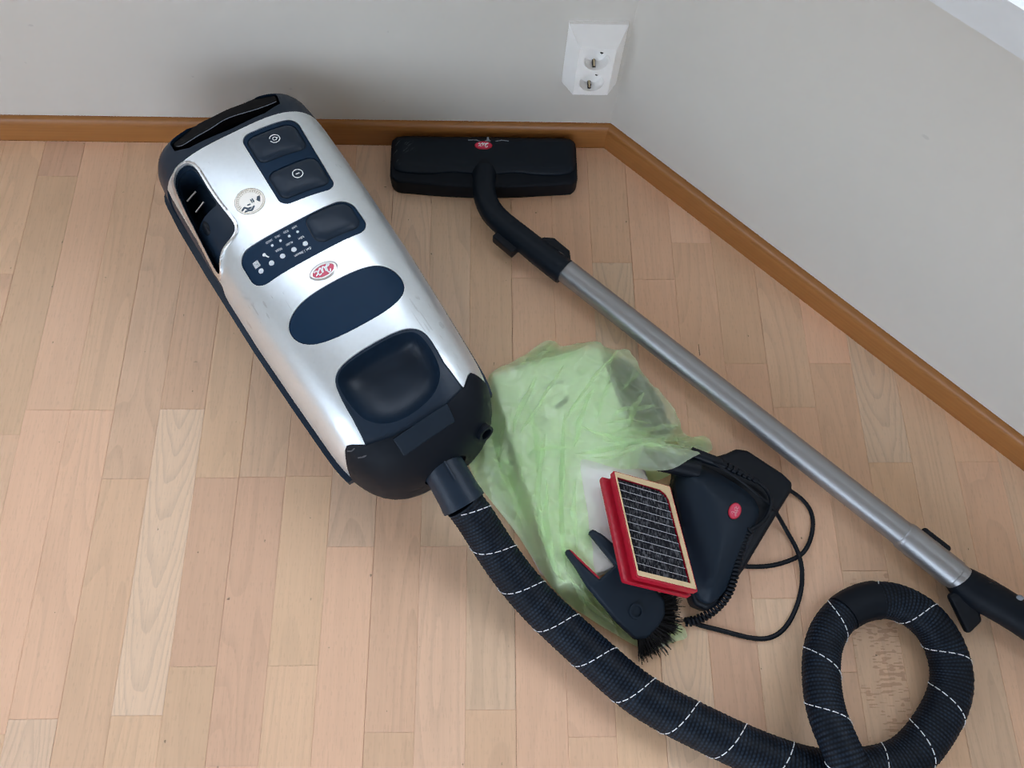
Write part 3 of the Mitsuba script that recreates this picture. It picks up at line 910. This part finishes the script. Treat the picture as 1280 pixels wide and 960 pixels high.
# ------------------------------------------------------------------ suction tube with its grip
RW = .0195
w0, w1 = P(.1075, .6345, .036), P(.684, .118, .034)
wd = (w1 - w0) / np.linalg.norm(w1 - w0)
wl = np.linalg.norm(w1 - w0)
def wp(s, z=None):
    q = w0 + wd * s
    return q if z is None else P(q[0], q[1], z)
s_col = float(np.dot(P(.6225, .1965, .035) - w0, wd))
W = 'suction_tube__'
put(W + 'tube', tube(np.array([wp(s) for s in (0.0, .01, s_col * .5, s_col + .01)]), RW, 40), 'mat_wand', smooth=40)
ss_ = [s_col - .002, s_col, s_col + .003, s_col + .007, wl - .014, wl - .012, wl - .0105]
put(W + 'collar', tube(np.array([wp(s) for s in ss_]), [.0190, .0204, .0216, .0220, .0222, .0222, .0200], 40), 'mat_wand', smooth=40, label='thicker grey telescopic collar')
put(W + 'collar_ring', tube(np.array([wp(s) for s in (wl - .0115, wl - .0100, wl - .001, wl + .010)]), [.0200, .0208, .0208, .0205], 40), 'mat_wand', smooth=40)
wn = P(-wd[1], wd[0], 0)
wn = wn if wn[1] > 0 else -wn
sl = rbox(.046, .012, .010, .004)
M = np.eye(4)
M[:3, 0], M[:3, 1], M[:3, 2] = wd, np.cross(P(0, 0, 1), wd) / np.linalg.norm(np.cross(P(0, 0, 1), wd)), P(0, 0, 1)
M[:3, 2] = np.cross(M[:3, 0], M[:3, 1])
M[:3, 3] = wp(s_col + .040) + wn * .0225 + P(0, 0, .004)
put(W + 'slider', place(sl, M), 'mat_black', smooth=30, label='black slider button')
tag('suction_tube', 'long grey metal suction tube lying diagonally across the floor', 'vacuum tube')

gp = [wp(wl - .004) + P(0, 0, 0), wp(wl + .020), wp(wl + .055) + P(.002, .004, .004), P(.760, .062, .038), P(.792, .036, .035)]
gc, gs = spline(gp, .004)
gr = np.interp(gs / gs[-1], [0, .06, .2, .45, .8, 1], [.0215, .0240, .0262, .0252, .0240, .0232])
G = 'hose_grip__'
put(G + 'body', tube(gc, gr, 36), 'mat_black_soft', smooth=50)
lever = Manifold.batch_hull([Manifold.sphere(.0062, 20).translate(tuple(q)) for q in (P(.668, .094, .030), P(.688, .103, .040), P(.703, .064, .020), P(.690, .052, .015))])
put(G + 'lever', lever, 'mat_black', smooth=40, label='black flat lever beside the tube end')
put(G + 'stud', Manifold.sphere(.004, 20).scale((1.4, 1.0, .5)).translate((.7470, .0900, .0600)), 'mat_grey_print', smooth=True)
tag('hose_grip', 'black plastic hose grip with a lever, clipped onto the lower tube end', 'handle')

# ------------------------------------------------------------------ floor nozzle
N = 'floor_nozzle__'
base = rpoly([(-.1655, .880), (.1505, .880), (.1555, .870), (.156, .798), (.148, .787), (.060, .780), (-.010, .777), (-.080, .780), (-.157, .787), (-.1685, .798), (-.1690, .870)], .010)
put(N + 'base', plate(base, .0015, .036, .006, .008), 'mat_black_soft', smooth=40)
top = smoothpoly([(-.1640, .842), (-.1625, .872), (-.150, .878), (-.08, .8785), (0, .879), (.08, .8785), (.138, .878), (.1500, .872), (.1515, .842), (.1490, .812), (.130, .8035), (.080, .8025), (.050, .806), (.022, .8035), (-.006, .8015),
                  (-.034, .8035), (-.062, .806), (-.092, .8025), (-.142, .8035), (-.1615, .812)], 260)
put(N + 'top_cover', slab(top, .0340, lambda d, x, y: .004 + .0085 * (1 - (1 - np.minimum(d, .016) / .016) ** 2), .006, (.001, .003, .006, .010, .016)), 'mat_ink_scuffed', smooth=40)
neck = Manifold.batch_hull([Manifold.sphere(.019, 32).scale((1.25, 1, .55)).translate((-.006, .826, .036)), Manifold.sphere(.019, 32).scale((1.05, 1, .9)).translate((-.006, .792, .034))])
put(N + 'neck', neck, 'mat_black', smooth=40)
ec, es = spline([(-.006, .812, .036), (-.0065, .790, .036), (-.006, .768, .0365), (.007, .727, .037), (.047, .6845, .0365), (.085, .650, .036), (.1075, .630, .036), (.1265, .6135, .036)], .004)
er = np.interp(es / es[-1], [0, .08, .12, .5, .74, .76, 1], [.0185, .0188, .0193, .0205, .0212, .0216, .0222])
put(N + 'elbow', tube(ec, er, 36), 'mat_ink', smooth=40)
hk = rbox(.046, .022, .020, .003)
dk = P(.036, -.034, 0) / np.linalg.norm([.036, .034])
M = frame((.0315, .6705, .030), ex=dk)
put(N + 'parking_hook', place(hk, M), 'mat_black', smooth=30)
rel = Manifold.batch_hull([Manifold.sphere(.006, 20).translate(tuple(q)) for q in (P(.0935, .668, .042), P(.108, .666, .044), P(.130, .646, .042), P(.1310, .634, .040))])
put(N + 'release_button', rel, 'mat_black', smooth=40)
NBM = np.eye(4)
NBM[:3, 3] = (-.0075, .8545, .0462)
NBM[:3, 0], NBM[:3, 1] = P(-1, 0, 0), P(0, -1, 0)
script_badge(NBM, .0155, .0085, prefix=N + 'badge', rim=.1, dark=True)
ped = cat(flat(sbox(-.0050, .8635, .0050, .8655)), flat(Polygon([(-.002, .8660), (.003, .8660), (.0015, .8725), (-.0015, .8725)])), flat(LineString([(-.034, .8655), (-.020, .8660), (-.012, .8625)]).buffer(.0006)), flat(LineString([(.014, .8640), (.024, .8660), (.036, .8645)]).buffer(.0006)))
ped.vertices[:, 2] += .0462
put(N + 'pedal_mark', ped, 'mat_grey_print')
tag('floor_nozzle', 'wide black floor nozzle with bent neck, lying against the back baseboard', 'vacuum nozzle')

# ------------------------------------------------------------------ white carton inside the bag
d_ = P(.285, -.9585)
CM = np.eye(4)
CM[:3, 0], CM[:3, 1], CM[:3, 3] = P(.9585, .285, 0), P(-.285, .9585, 0), P(0, 0, 0)
c0 = P(.0065, .4260)                              # top left corner
BOXW, BOXL, BOXH = .176, .329, .046
cen = c0 + P(.9585, .285) * BOXW / 2 + d_ * BOXL / 2
CM[:3, 3] = (cen[0], cen[1], BOXH / 2 + .001)
put('carton__body', place(rbox(BOXW, BOXL, BOXH, .004), CM), 'mat_carton', smooth=30)
def card(x, y):
    return CM[:2, 3] + P(.9585, .285) * x + P(-.285, .9585) * y
cp = [ringp(card(-.048, .112), .010, .0016), ringp(card(-.038, .074), .0085, .0016), LineString([card(-.020, .122), card(.018, .126)]).buffer(.0016), LineString([card(-.006, .088), card(.010, .094)]).buffer(.0035)]
pm = cat(*[flat(q) for q in cp])
pm.vertices[:, 2] += BOXH + .0010
put('carton__print', pm, 'mat_carton_print')
tag('carton', 'flat white carton inside and half covered by the green bag', 'box')

paper = rpoly([(-.003, .390), (.003, .410), (.048, .264), (.087, .136), (.0855, .1200), (.054, .180), (.010, .238), (-.004, .290)], .004)
put('paper_packet', plate(paper, .003, .016, .005, .006), 'mat_carton', smooth=40)
tag('paper_packet', 'flat white packet showing through the green bag, between hose and carton', 'packet')

# dark accessory inside the bag, right of the carton
DM = frame((.2335, .4110, 0), deg=-54)
acc = smoothpoly([(-.058, -.020), (-.060, .012), (-.045, .022), (0, .024), (.045, .020), (.058, .010), (.056, -.012), (.044, -.022), (0, -.024), (-.045, -.024)])
put('vacuum_accessory__body', place(plate(acc, .004, .030, .008, .005), DM), 'mat_black', smooth=40)
put('vacuum_accessory__neck', place(straight((.040, 0, .020), (.082, -.002, .018), .013, 24), DM), 'mat_black', smooth=40)
tag('vacuum_accessory', 'small dark accessory showing through the green bag, between carton and tube', 'vacuum accessory')

# ------------------------------------------------------------------ powered hand nozzle with coiled cord
K = 'power_nozzle__'
flange = rpoly([(.2760, .250), (.285, .286), (.318, .306), (.348, .303), (.366, .3085), (.380, .3150), (.397, .3125), (.447, .2760), (.4595, .2620), (.4570, .2500), (.4330, .2180), (.3740, .1380), (.3290, .0850), (.3120, .0780), (.2935, .0860), (.2880, .110), (.2800, .180)], .008)
put(K + 'base', plate(flange, .0015, .034, .008, .005), 'mat_black', smooth=40)
dome = smoothpoly([(.2780, .252), (.286, .280), (.318, .286), (.350, .270), (.383, .246), (.3985, .222), (.3905, .190), (.366, .146), (.330, .097), (.312, .0870), (.2985, .094), (.2905, .125), (.2850, .190)])


def dome_h(d, x, y):
    t = np.clip(d / .055, 0, 1)
    return .012 + .028 * (1 - (1 - t) ** 2.2)


put(K + 'dome', slab(dome, .031, dome_h, .005, (.001, .003, .006, .010, .016, .024)), 'mat_slate', smooth=40)
put(K + 'connector', straight((.226, .291, .0665), (.310, .277, .055), [.0140, .0160], 24), 'mat_black', smooth=40)
put(K + 'plug', straight((.300, .299, .064), (.345, .283, .062), [.0090, .0075], 20), 'mat_black', smooth=40)
for i in range(8):
    a = P(.345, .2830, .0615) + P(.058, -.0260, -.011) * (i / 7.5)
    b = a + P(.0050, -.0023, -.0009)
    put(K + 'strain_relief', straight(a, b, .0064 - .0004 * i, 16), 'mat_black', smooth=40)
cord_c, _ = spline([(.338, .2855, .062), (.368, .2735, .058), (.390, .2640, .053), (.411, .2490, .047), (.4175, .2300, .045), (.4080, .2080, .046), (.392, .1945, .050), (.376, .186, .052)], .003)
put(K + 'cord', tube(cord_c, .0030, 10), 'mat_black', smooth=40)
coil_path, cs_ = spline([(.379, .1880, .052), (.371, .180, .050), (.3645, .165, .049), (.357, .145, .048), (.350, .122, .0455), (.341, .100, .039), (.3275, .0830, .028), (.308, .0695, .016), (.285, .0640, .010)], .001)
ct_, cA, cB = frames(coil_path)
phc = 2 * np.pi * cs_ / .0056
coil = coil_path + .0055 * (np.cos(phc)[:, None] * cA + np.sin(phc)[:, None] * cB)
cdense = np.array([np.interp(np.linspace(0, cs_[-1], len(cs_) * 2), cs_, coil[:, k]) for k in range(3)]).T
put(K + 'coiled_cord', tube(cdense, .0022, 6), 'mat_black', smooth=True, label='tightly coiled black cord')
c1c, _ = spline([(.447, .262, .020), (.464, .2530, .010), (.479, .2440, .0045), (.492, .2240, .0035), (.490, .1930, .0035), (.472, .1630, .0065), (.454, .1520, .0040), (.420, .1430, .0032), (.386, .1420, .0032), (.360, .142, .004)], .003)
put(K + 'power_cable', tube(c1c, .0033, 10, squash=.8), 'mat_black', smooth=40)
c2c, _ = spline([(.330, .281, .0710), (.344, .2720, .0725), (.374, .2500, .0690), (.398, .2340, .058), (.417, .2250, .042), (.436, .2110, .020), (.452, .1900, .0055), (.4625, .1560, .0095), (.4625, .1140, .0035), (.4460, .0760, .0035), (.426, .0520, .0035), (.402, .0410, .0035), (.372, .0430, .0035),
                  (.341, .0510, .0035), (.309, .0590, .0040), (.284, .0680, .0050)], .003)
put(K + 'power_cable', tube(c2c, np.interp(np.arange(len(c2c)), [0, 36, 44, len(c2c)], [.0016, .0020, .0034, .0034]), 10, squash=.8), 'mat_black', smooth=40)
KBM = frame((.3530, .2110, .0722), deg=62)
ex_ = KBM.copy()
script_badge(KBM, .0125, .0090, prefix=K + 'badge', rim=.12, dark=True)
tag('power_nozzle', 'black powered hand nozzle with red oval badge and coiled cord, beside the tube', 'vacuum nozzle')

# ------------------------------------------------------------------ red framed filter cartridge
F = 'filter_cartridge__'
FW, FLN = .0765, .1485
FC = [P(0.1819, 0.2632, 0.088), P(0.2650, 0.2463, 0.066), P(0.2820, 0.1060, 0.088), P(0.2015, 0.1153, 0.112)]
FM = np.eye(4)
FM[:3, 0], FM[:3, 1] = (FC[1] - FC[0]) / FW, (FC[0] - FC[3]) / FLN
FM[:3, 2] = np.cross(FM[:3, 0], FM[:3, 1])
FM[:3, 2] /= np.linalg.norm(FM[:3, 2])
FM[:3, 3] = (FC[0] + FC[1] + FC[2] + FC[3]) / 4 - FM[:3, 2] * .041
sq = lambda x0, y0, x1, y1, r: sbox(x0, y0, x1, y1).buffer(-r).buffer(r, quad_segs=6)
hw, hl_ = FW / 2, FLN / 2
put(F + 'flange', place(plate(sq(-hw - .0110, -hl_ - .004, hw + .002, hl_ - .002, .003), .0140, .0215, .0015, .006), FM), 'mat_red', smooth=30)
outer = sq(-hw + .0035, -hl_ + .0030, hw - .0035, hl_ - .0030, .002)
inner = Polygon([(-hw + .0020, -hl_ + .0075), (hw - .0060, -hl_ + .0075), (hw - .0060, hl_ - .022), (hw - .0085, hl_ - .0145), (hw - .0150, hl_ - .0090), (-hw + .0020, hl_ - .0075)])
put(F + 'frame', place(prism(outer.difference(inner.buffer(.0002)).buffer(0) if outer.contains(inner) else outer, .0190, .0250) + prism(outer, .0190, .0235), FM), 'mat_red', smooth=30)
put(F + 'rim', place(prism(sq(-hw - .0015, -hl_ - .002, hw + .0012, hl_ + .001, .002).difference(inner.buffer(.0004)), .0300, .0402), FM) , 'mat_red', smooth=30)
put(F + 'rim_wall', place(prism(sq(-hw + .0010, -hl_ + .001, hw - .001, hl_ - .001, .002).difference(inner.buffer(.0004)), .0190, .0310), FM), 'mat_red', smooth=30)
put(F + 'gasket', place(prism(sq(-hw + .0002, -hl_ + .0010, hw - .0004, hl_ - .0004, .001).difference(inner), .0395, .0414), FM), 'mat_gasket', smooth=30, label='cream foam gasket around the pleats')
npl = 26
pv = []
xs = np.linspace(-hw + .0022, hw - .0062, npl * 2 + 1)
prof = [(x, .0372 if i % 2 else .0310) for i, x in enumerate(xs)]
pp = Polygon(prof + [(xs[-1], .0245), (xs[0], .0245)])
pl = prism(Polygon([(a, b) for a, b in pp.exterior.coords[:-1]]), -hl_ + .0078, hl_ - .0078).rotate((90, 0, 0))
pl = pl.rotate((0, 0, 0))
pl = pl ^ prism(inner, .0, .1)
put(F + 'pleats', place(pl, FM), 'mat_pleats', kind='stuff', label='dark dusty paper pleats')
for i in range(11):
    y = hl_ - .0145 - i * (FLN - .026) / 10.6
    x1 = hw - .0065 if y < hl_ - .022 else hw - .014
    put(F + 'glue_bead', place(straight((-hw + .0025, y + .0012, .0372), (x1, y - .0012, .0372), .00060, 6), FM), 'mat_bead', smooth=40)
tag('filter_cartridge', 'red framed filter cartridge with dark pleats leaning on the carton', 'filter')

# ------------------------------------------------------------------ forked dusting brush
B = 'dusting_brush__'
bb = rpoly([(.1436, .1836), (.1500, .1880), (.1640, .1800), (.1790, .1670), (.1960, .1530), (.2380, .1080), (.2517, .0918), (.2523, .0735), (.2426, .0574), (.2246, .0416), (.2077, .0398), (.1817, .0619), (.1557, .0904), (.1391, .1090), (.1234, .1357), (.1103, .1546), (.1108, .1590), (.1160, .1596), (.1336, .1393), (.1567, .1183), (.1793, .1378)], .0018)
tb = lambda x, y: .014 + .0375 * np.clip(((x - .225) * -.60 + (y - .045) * .80) / .100, 0, 1.0)
put(B + 'body', plate(bb, 0, .0135, .0045, .0035, warp=lambda x, y: tb(x, y)), 'mat_slate', smooth=40)
put(B + 'fork_lining', slab(LineString([(.1165, .1585), (.1560, .1195)]).buffer(.0013), 0, lambda d, x, y: .0110 + 0 * d, .004, warp=lambda x, y: tb(x, y)), 'mat_red', smooth=30, label='red inner edge of one prong')
bx, by = .2087, .0767
put(B + 'hub', slab(Point(bx, by).buffer(.0105, quad_segs=24).difference(Point(bx, by).buffer(.0075, quad_segs=24)), 0, lambda d, x, y: .0162 + 0 * d, .003, warp=tb), 'mat_slate', smooth=30)
rb = np.random.default_rng(5)
arc = LineString([(.2500, .1030), (.2525, .0850), (.2500, .0680), (.2420, .0550), (.2300, .0440), (.2130, .0380)])
tufts = []
for i in range(420):
    q = P(*arc.interpolate(rb.uniform(0, 1), normalized=True).coords[0])
    dirn = (q - P(.205, .080)) / np.linalg.norm(q - P(.205, .080)) + rb.normal(0, .16, 2)
    L = rb.uniform(.018, .026)
    z0 = rb.uniform(.012, .026)
    a = P(q[0] - dirn[0] * .006, q[1] - dirn[1] * .006, z0)
    e = P(q[0] + dirn[0] * L, q[1] + dirn[1] * L, max(.0025, z0 - rb.uniform(.004, .014)))
    tufts.append(tube(np.array([a, e]), [.0011, .0005], 4))
put(B + 'bristles', cat(*tufts), 'mat_bristle', kind='stuff', label='black bristles')
tag('dusting_brush', 'dark forked dusting brush with black bristles lying on the green bag', 'brush')

# ------------------------------------------------------------------ green plastic bag
outline = smoothpoly([(-.030, .340), (-.008, .395), (.001, .424), (.012, .440), (.028, .452), (.060, .476), (.084, .496), (.104, .503), (.114, .494), (.150, .4925), (.200, .4875), (.222, .4740), (.235, .452), (.254, .418), (.286, .378), (.298, .345),
                      (.315, .339), (.337, .3415), (.347, .333), (.345, .318), (.333, .305), (.312, .294), (.290, .283), (.262, .2690), (.225, .2700), (.188, .2790), (.155, .2870), (.140, .2900), (.136, .282), (.141, .240), (.145, .200), (.150, .165), (.150, .140),
                      (.160, .118), (.185, .098), (.222, .076), (.262, .066), (.283, .056), (.284, .043), (.262, .036), (.238, .0260), (.212, .032), (.170, .055), (.126, .083), (.093, .112), (.046, .184), (-.004, .250), (-.028, .296)], 520)
gs_ = .0025
gx, gy = np.arange(-.06, .38, gs_), np.arange(-.01, .54, gs_)
GX, GY = np.meshgrid(gx, gy)
sup = np.full(GX.shape, .0035)
lx = (GX - CM[0, 3]) * .9585 + (GY - CM[1, 3]) * .285
ly = -(GX - CM[0, 3]) * .285 + (GY - CM[1, 3]) * .9585
inb = (np.abs(lx) < BOXW / 2 + .003) & (np.abs(ly) < BOXL / 2 + .003)
sup[inb] = BOXH + .0030
dlx = (GX - .2335) * math.cos(math.radians(-54)) + (GY - .4110) * math.sin(math.radians(-54))
dly = -(GX - .2335) * math.sin(math.radians(-54)) + (GY - .4110) * math.cos(math.radians(-54))
sup = np.where((np.abs(dlx) < .063) & (np.abs(dly) < .028), np.maximum(sup, .0335), sup)
sup = np.where((np.abs(dly) < .017) & (dlx > .03) & (dlx < .086), np.maximum(sup, .0355), sup)
sup = np.where(shapely.contains_xy(paper.buffer(.003), GX, GY), np.maximum(sup, .0185), sup)
inf = shapely.contains_xy(flange.buffer(.004), GX, GY)
sup = np.where(inf, np.maximum(sup, .038), sup)
ind = shapely.contains_xy(dome.buffer(.003), GX, GY)
sup = np.where(ind, np.maximum(sup, .070), sup)
cd = np.abs((GX - .226) * -.014 - (GY - .291) * .084) / .0852
along = ((GX - .226) * .084 + (GY - .291) * -.014) / .0852
sup = np.where((cd < .018) & (along > -.008) & (along < .080), np.maximum(sup, .0835 - .10 * np.clip(along, 0, .09)), sup)
h = sup.copy()
inside = shapely.contains_xy(outline, GX, GY)
for it in range(260):
    av = (np.roll(h, 1, 0) + np.roll(h, -1, 0) + np.roll(h, 1, 1) + np.roll(h, -1, 1)) / 4
    h = np.maximum(sup, av - .00012)
pn = np.stack([GX, GY, 0 * GX], -1)
def ridged(px, py, sc, ax, seed):
    c, s = math.cos(ax), math.sin(ax)
    q = np.stack([(c * px + s * py) * sc, (-s * px + c * py) * sc * .32, 0 * px + seed], -1)
    w = meshkit.fbm(np.stack([px * 9, py * 9, 0 * px + seed * 2.0], -1), 2, 7) * 1.6
    q[..., 0] += w
    n = meshkit.noise(q, seed)
    return (1 - np.abs(2 * n - 1)) ** 3
FOLDS = [(.205, .468, .118, .352, .012, .0085), (.130, .300, .318, .338, .010, .010), (.150, .292, .330, .322, .009, .009), (.118, .362, .108, .200, .012, .0085), (.108, .300, .112, .130, .010, .0080), (.262, .375, .190, .360, .011, .009), (.250, .352, .175, .345, .010, .007),
         (.028, .355, .020, .285, .011, .010), (.050, .300, .040, .205, .010, .009), (.060, .300, .120, .305, .010, .007), (.180, .330, .300, .345, .008, .009), (.085, .260, .095, .135, .010, .008), (.150, .470, .060, .440, .010, .006),
         (.110, .125, .180, .060, .012, .016), (.130, .130, .140, .075, .010, .014), (.160, .095, .245, .040, .009, .010), (.010, .300, .050, .200, .012, .012), (.235, .440, .205, .400, .008, .008), (.075, .420, .040, .330, .010, .005)]
MORE = [(.100, .480, .050, .440, .014, 0), (.120, .440, .050, .330, .009, 0), (.160, .400, .130, .310, .010, 0), (.060, .380, .075, .270, .010, 0), (.085, .330, .075, .180, .012, 0), (.130, .260, .128, .150, .012, 0), (.020, .300, .062, .190, .016, 0), (.070, .210, .110, .115, .016, 0),
        (.200, .060, .260, .035, .012, 0), (.150, .110, .210, .050, .014, 0), (.215, .330, .290, .325, .010, 0), (.240, .400, .215, .340, .012, 0), (.190, .440, .160, .350, .010, 0), (.0, .380, .015, .300, .012, 0), (.140, .345, .260, .300, .010, 0), (.170, .318, .310, .306, .012, 0)]
wr = .0085 * ridged(GX, GY, 26, 1.9, 1) + .0075 * ridged(GX, GY, 30, .6, 2) + .0050 * ridged(GX, GY, 55, 1.2, 3) + .0028 * ridged(GX, GY, 90, 2.6, 4)
flatn = np.clip((lx + BOXW / 2 - .012) / .03, 0, 1) * np.clip((BOXL / 2 - .010 - ly) / .03, 0, 1) * np.clip((ly - .02) / .05, 0, 1) * np.clip((.045 - lx) / .03, 0, 1)
wr = wr * (1 - .72 * flatn)
fold = np.zeros(GX.shape)
for (xa_, ya_, xb_, yb_, wd_, hh_) in FOLDS:
    dx_, dy_ = xb_ - xa_, yb_ - ya_
    L_2 = math.hypot(dx_, dy_)
    t_ = np.clip(((GX - xa_) * dx_ + (GY - ya_) * dy_) / L_2 ** 2, 0, 1)
    bend = .006 * (meshkit.noise(np.stack([t_ * 5, 0 * t_ + xa_ * 90, 0 * t_], -1), 5) - .5)
    e_ = np.abs(((GX - xa_) * dy_ - (GY - ya_) * dx_) / L_2 + bend) + np.where((t_ <= 0) | (t_ >= 1), np.hypot(GX - xa_ - t_ * dx_, GY - ya_ - t_ * dy_), 0)
    fold = np.maximum(fold, hh_ * np.sin(np.pi * np.clip(t_, .04, .96)) ** .5 * np.clip(1 - e_ / wd_, 0, 1) ** 1.5)
h = h + wr + fold
near = shapely.distance(bb, shapely.points(np.c_[GX.ravel(), GY.ravel()])).reshape(GX.shape)
h = np.minimum(h, tb(GX, GY) - .0012 + np.clip(near - .003, 0, 1) * .9)
from scipy.interpolate import RegularGridInterpolator
hf = RegularGridInterpolator((gy, gx), h, bounds_error=False, fill_value=.004)
pb, fb, db = triangulate(outline, .0026)
zb = hf(pb[:, ::-1])
LOOP = smoothpoly([(.2655, .3155), (.2700, .3250), (.2785, .3290), (.2885, .3265), (.2920, .3180), (.2860, .3120), (.2750, .3105)], 60)
keep = ~shapely.contains_xy(LOOP, *pb[fb].mean(1).T)
layer_top = trimesh.Trimesh(np.c_[pb, zb], fb[keep], process=False)
low = outline.buffer(-.003)
pb2, fb2, _ = triangulate(low, .008)
zb2 = .0008 + .0012 * meshkit.noise(np.c_[pb2 * 60, 0 * pb2[:, 0]], 3)
zb2 = np.minimum(zb2, .0022)
nofl = ~shapely.contains_xy(flange.buffer(.001), *pb2[fb2].mean(1).T)
put('plastic_bag__upper_film', layer_top, 'mat_bag', smooth=True)
# folds: film lying doubled along the creases
rf = np.random.default_rng(3)
for (xa_, ya_, xb_, yb_, wd_, hh_) in FOLDS + MORE:
    t_ = np.linspace(0, 1, 40)
    d_2 = P(xb_ - xa_, yb_ - ya_)
    nn_ = P(-d_2[1], d_2[0]) / np.linalg.norm(d_2)
    bend = .006 * (meshkit.noise(np.stack([t_ * 5, 0 * t_ + xa_ * 90, 0 * t_], -1), 5) - .5)
    wid = wd_ * rf.uniform(.45, .9) * np.sin(np.pi * np.clip(t_, .02, .98)) ** .6 * (.7 + .6 * meshkit.noise(np.stack([t_ * 7, 0 * t_ + ya_ * 70, 0 * t_], -1), 9))
    side_ = rf.choice([-1, 1])
    c_ = P(xa_, ya_) + d_2 * t_[:, None] - nn_ * bend[:, None]
    cols = [c_ + nn_ * side_ * (k_ / 5) * wid[:, None] for k_ in range(6)]
    g_ = np.array(cols)
    ok_ = shapely.contains_xy(outline.buffer(-.001).difference(LOOP.buffer(.002)), g_[..., 0], g_[..., 1]).all(0)
    if ok_.sum() < 8:
        continue
    g_ = g_[:, ok_]
    zz_ = hf(g_[..., ::-1].reshape(-1, 2)).reshape(g_.shape[:2]) + np.array([.0005, .0012, .0016, .0015, .0011, .0007])[:, None]
    m_, n_2 = g_.shape[:2]
    vv_ = np.concatenate([g_, zz_[..., None]], -1).reshape(-1, 3)
    i_ = (np.arange(m_ - 1)[:, None] * n_2 + np.arange(n_2 - 1)[None]).ravel()
    ff_ = np.vstack([np.c_[i_, i_ + 1, i_ + n_2 + 1], np.c_[i_, i_ + n_2 + 1, i_ + n_2]])
    put('plastic_bag__fold', trimesh.Trimesh(vv_, ff_, process=False), 'mat_bag', smooth=True)
put('plastic_bag__lower_film', trimesh.Trimesh(np.c_[pb2, zb2], fb2[nofl], process=False), 'mat_bag', smooth=True)
tag('plastic_bag', 'crumpled translucent pale green plastic bag spread between vacuum cleaner and tube', 'plastic bag')
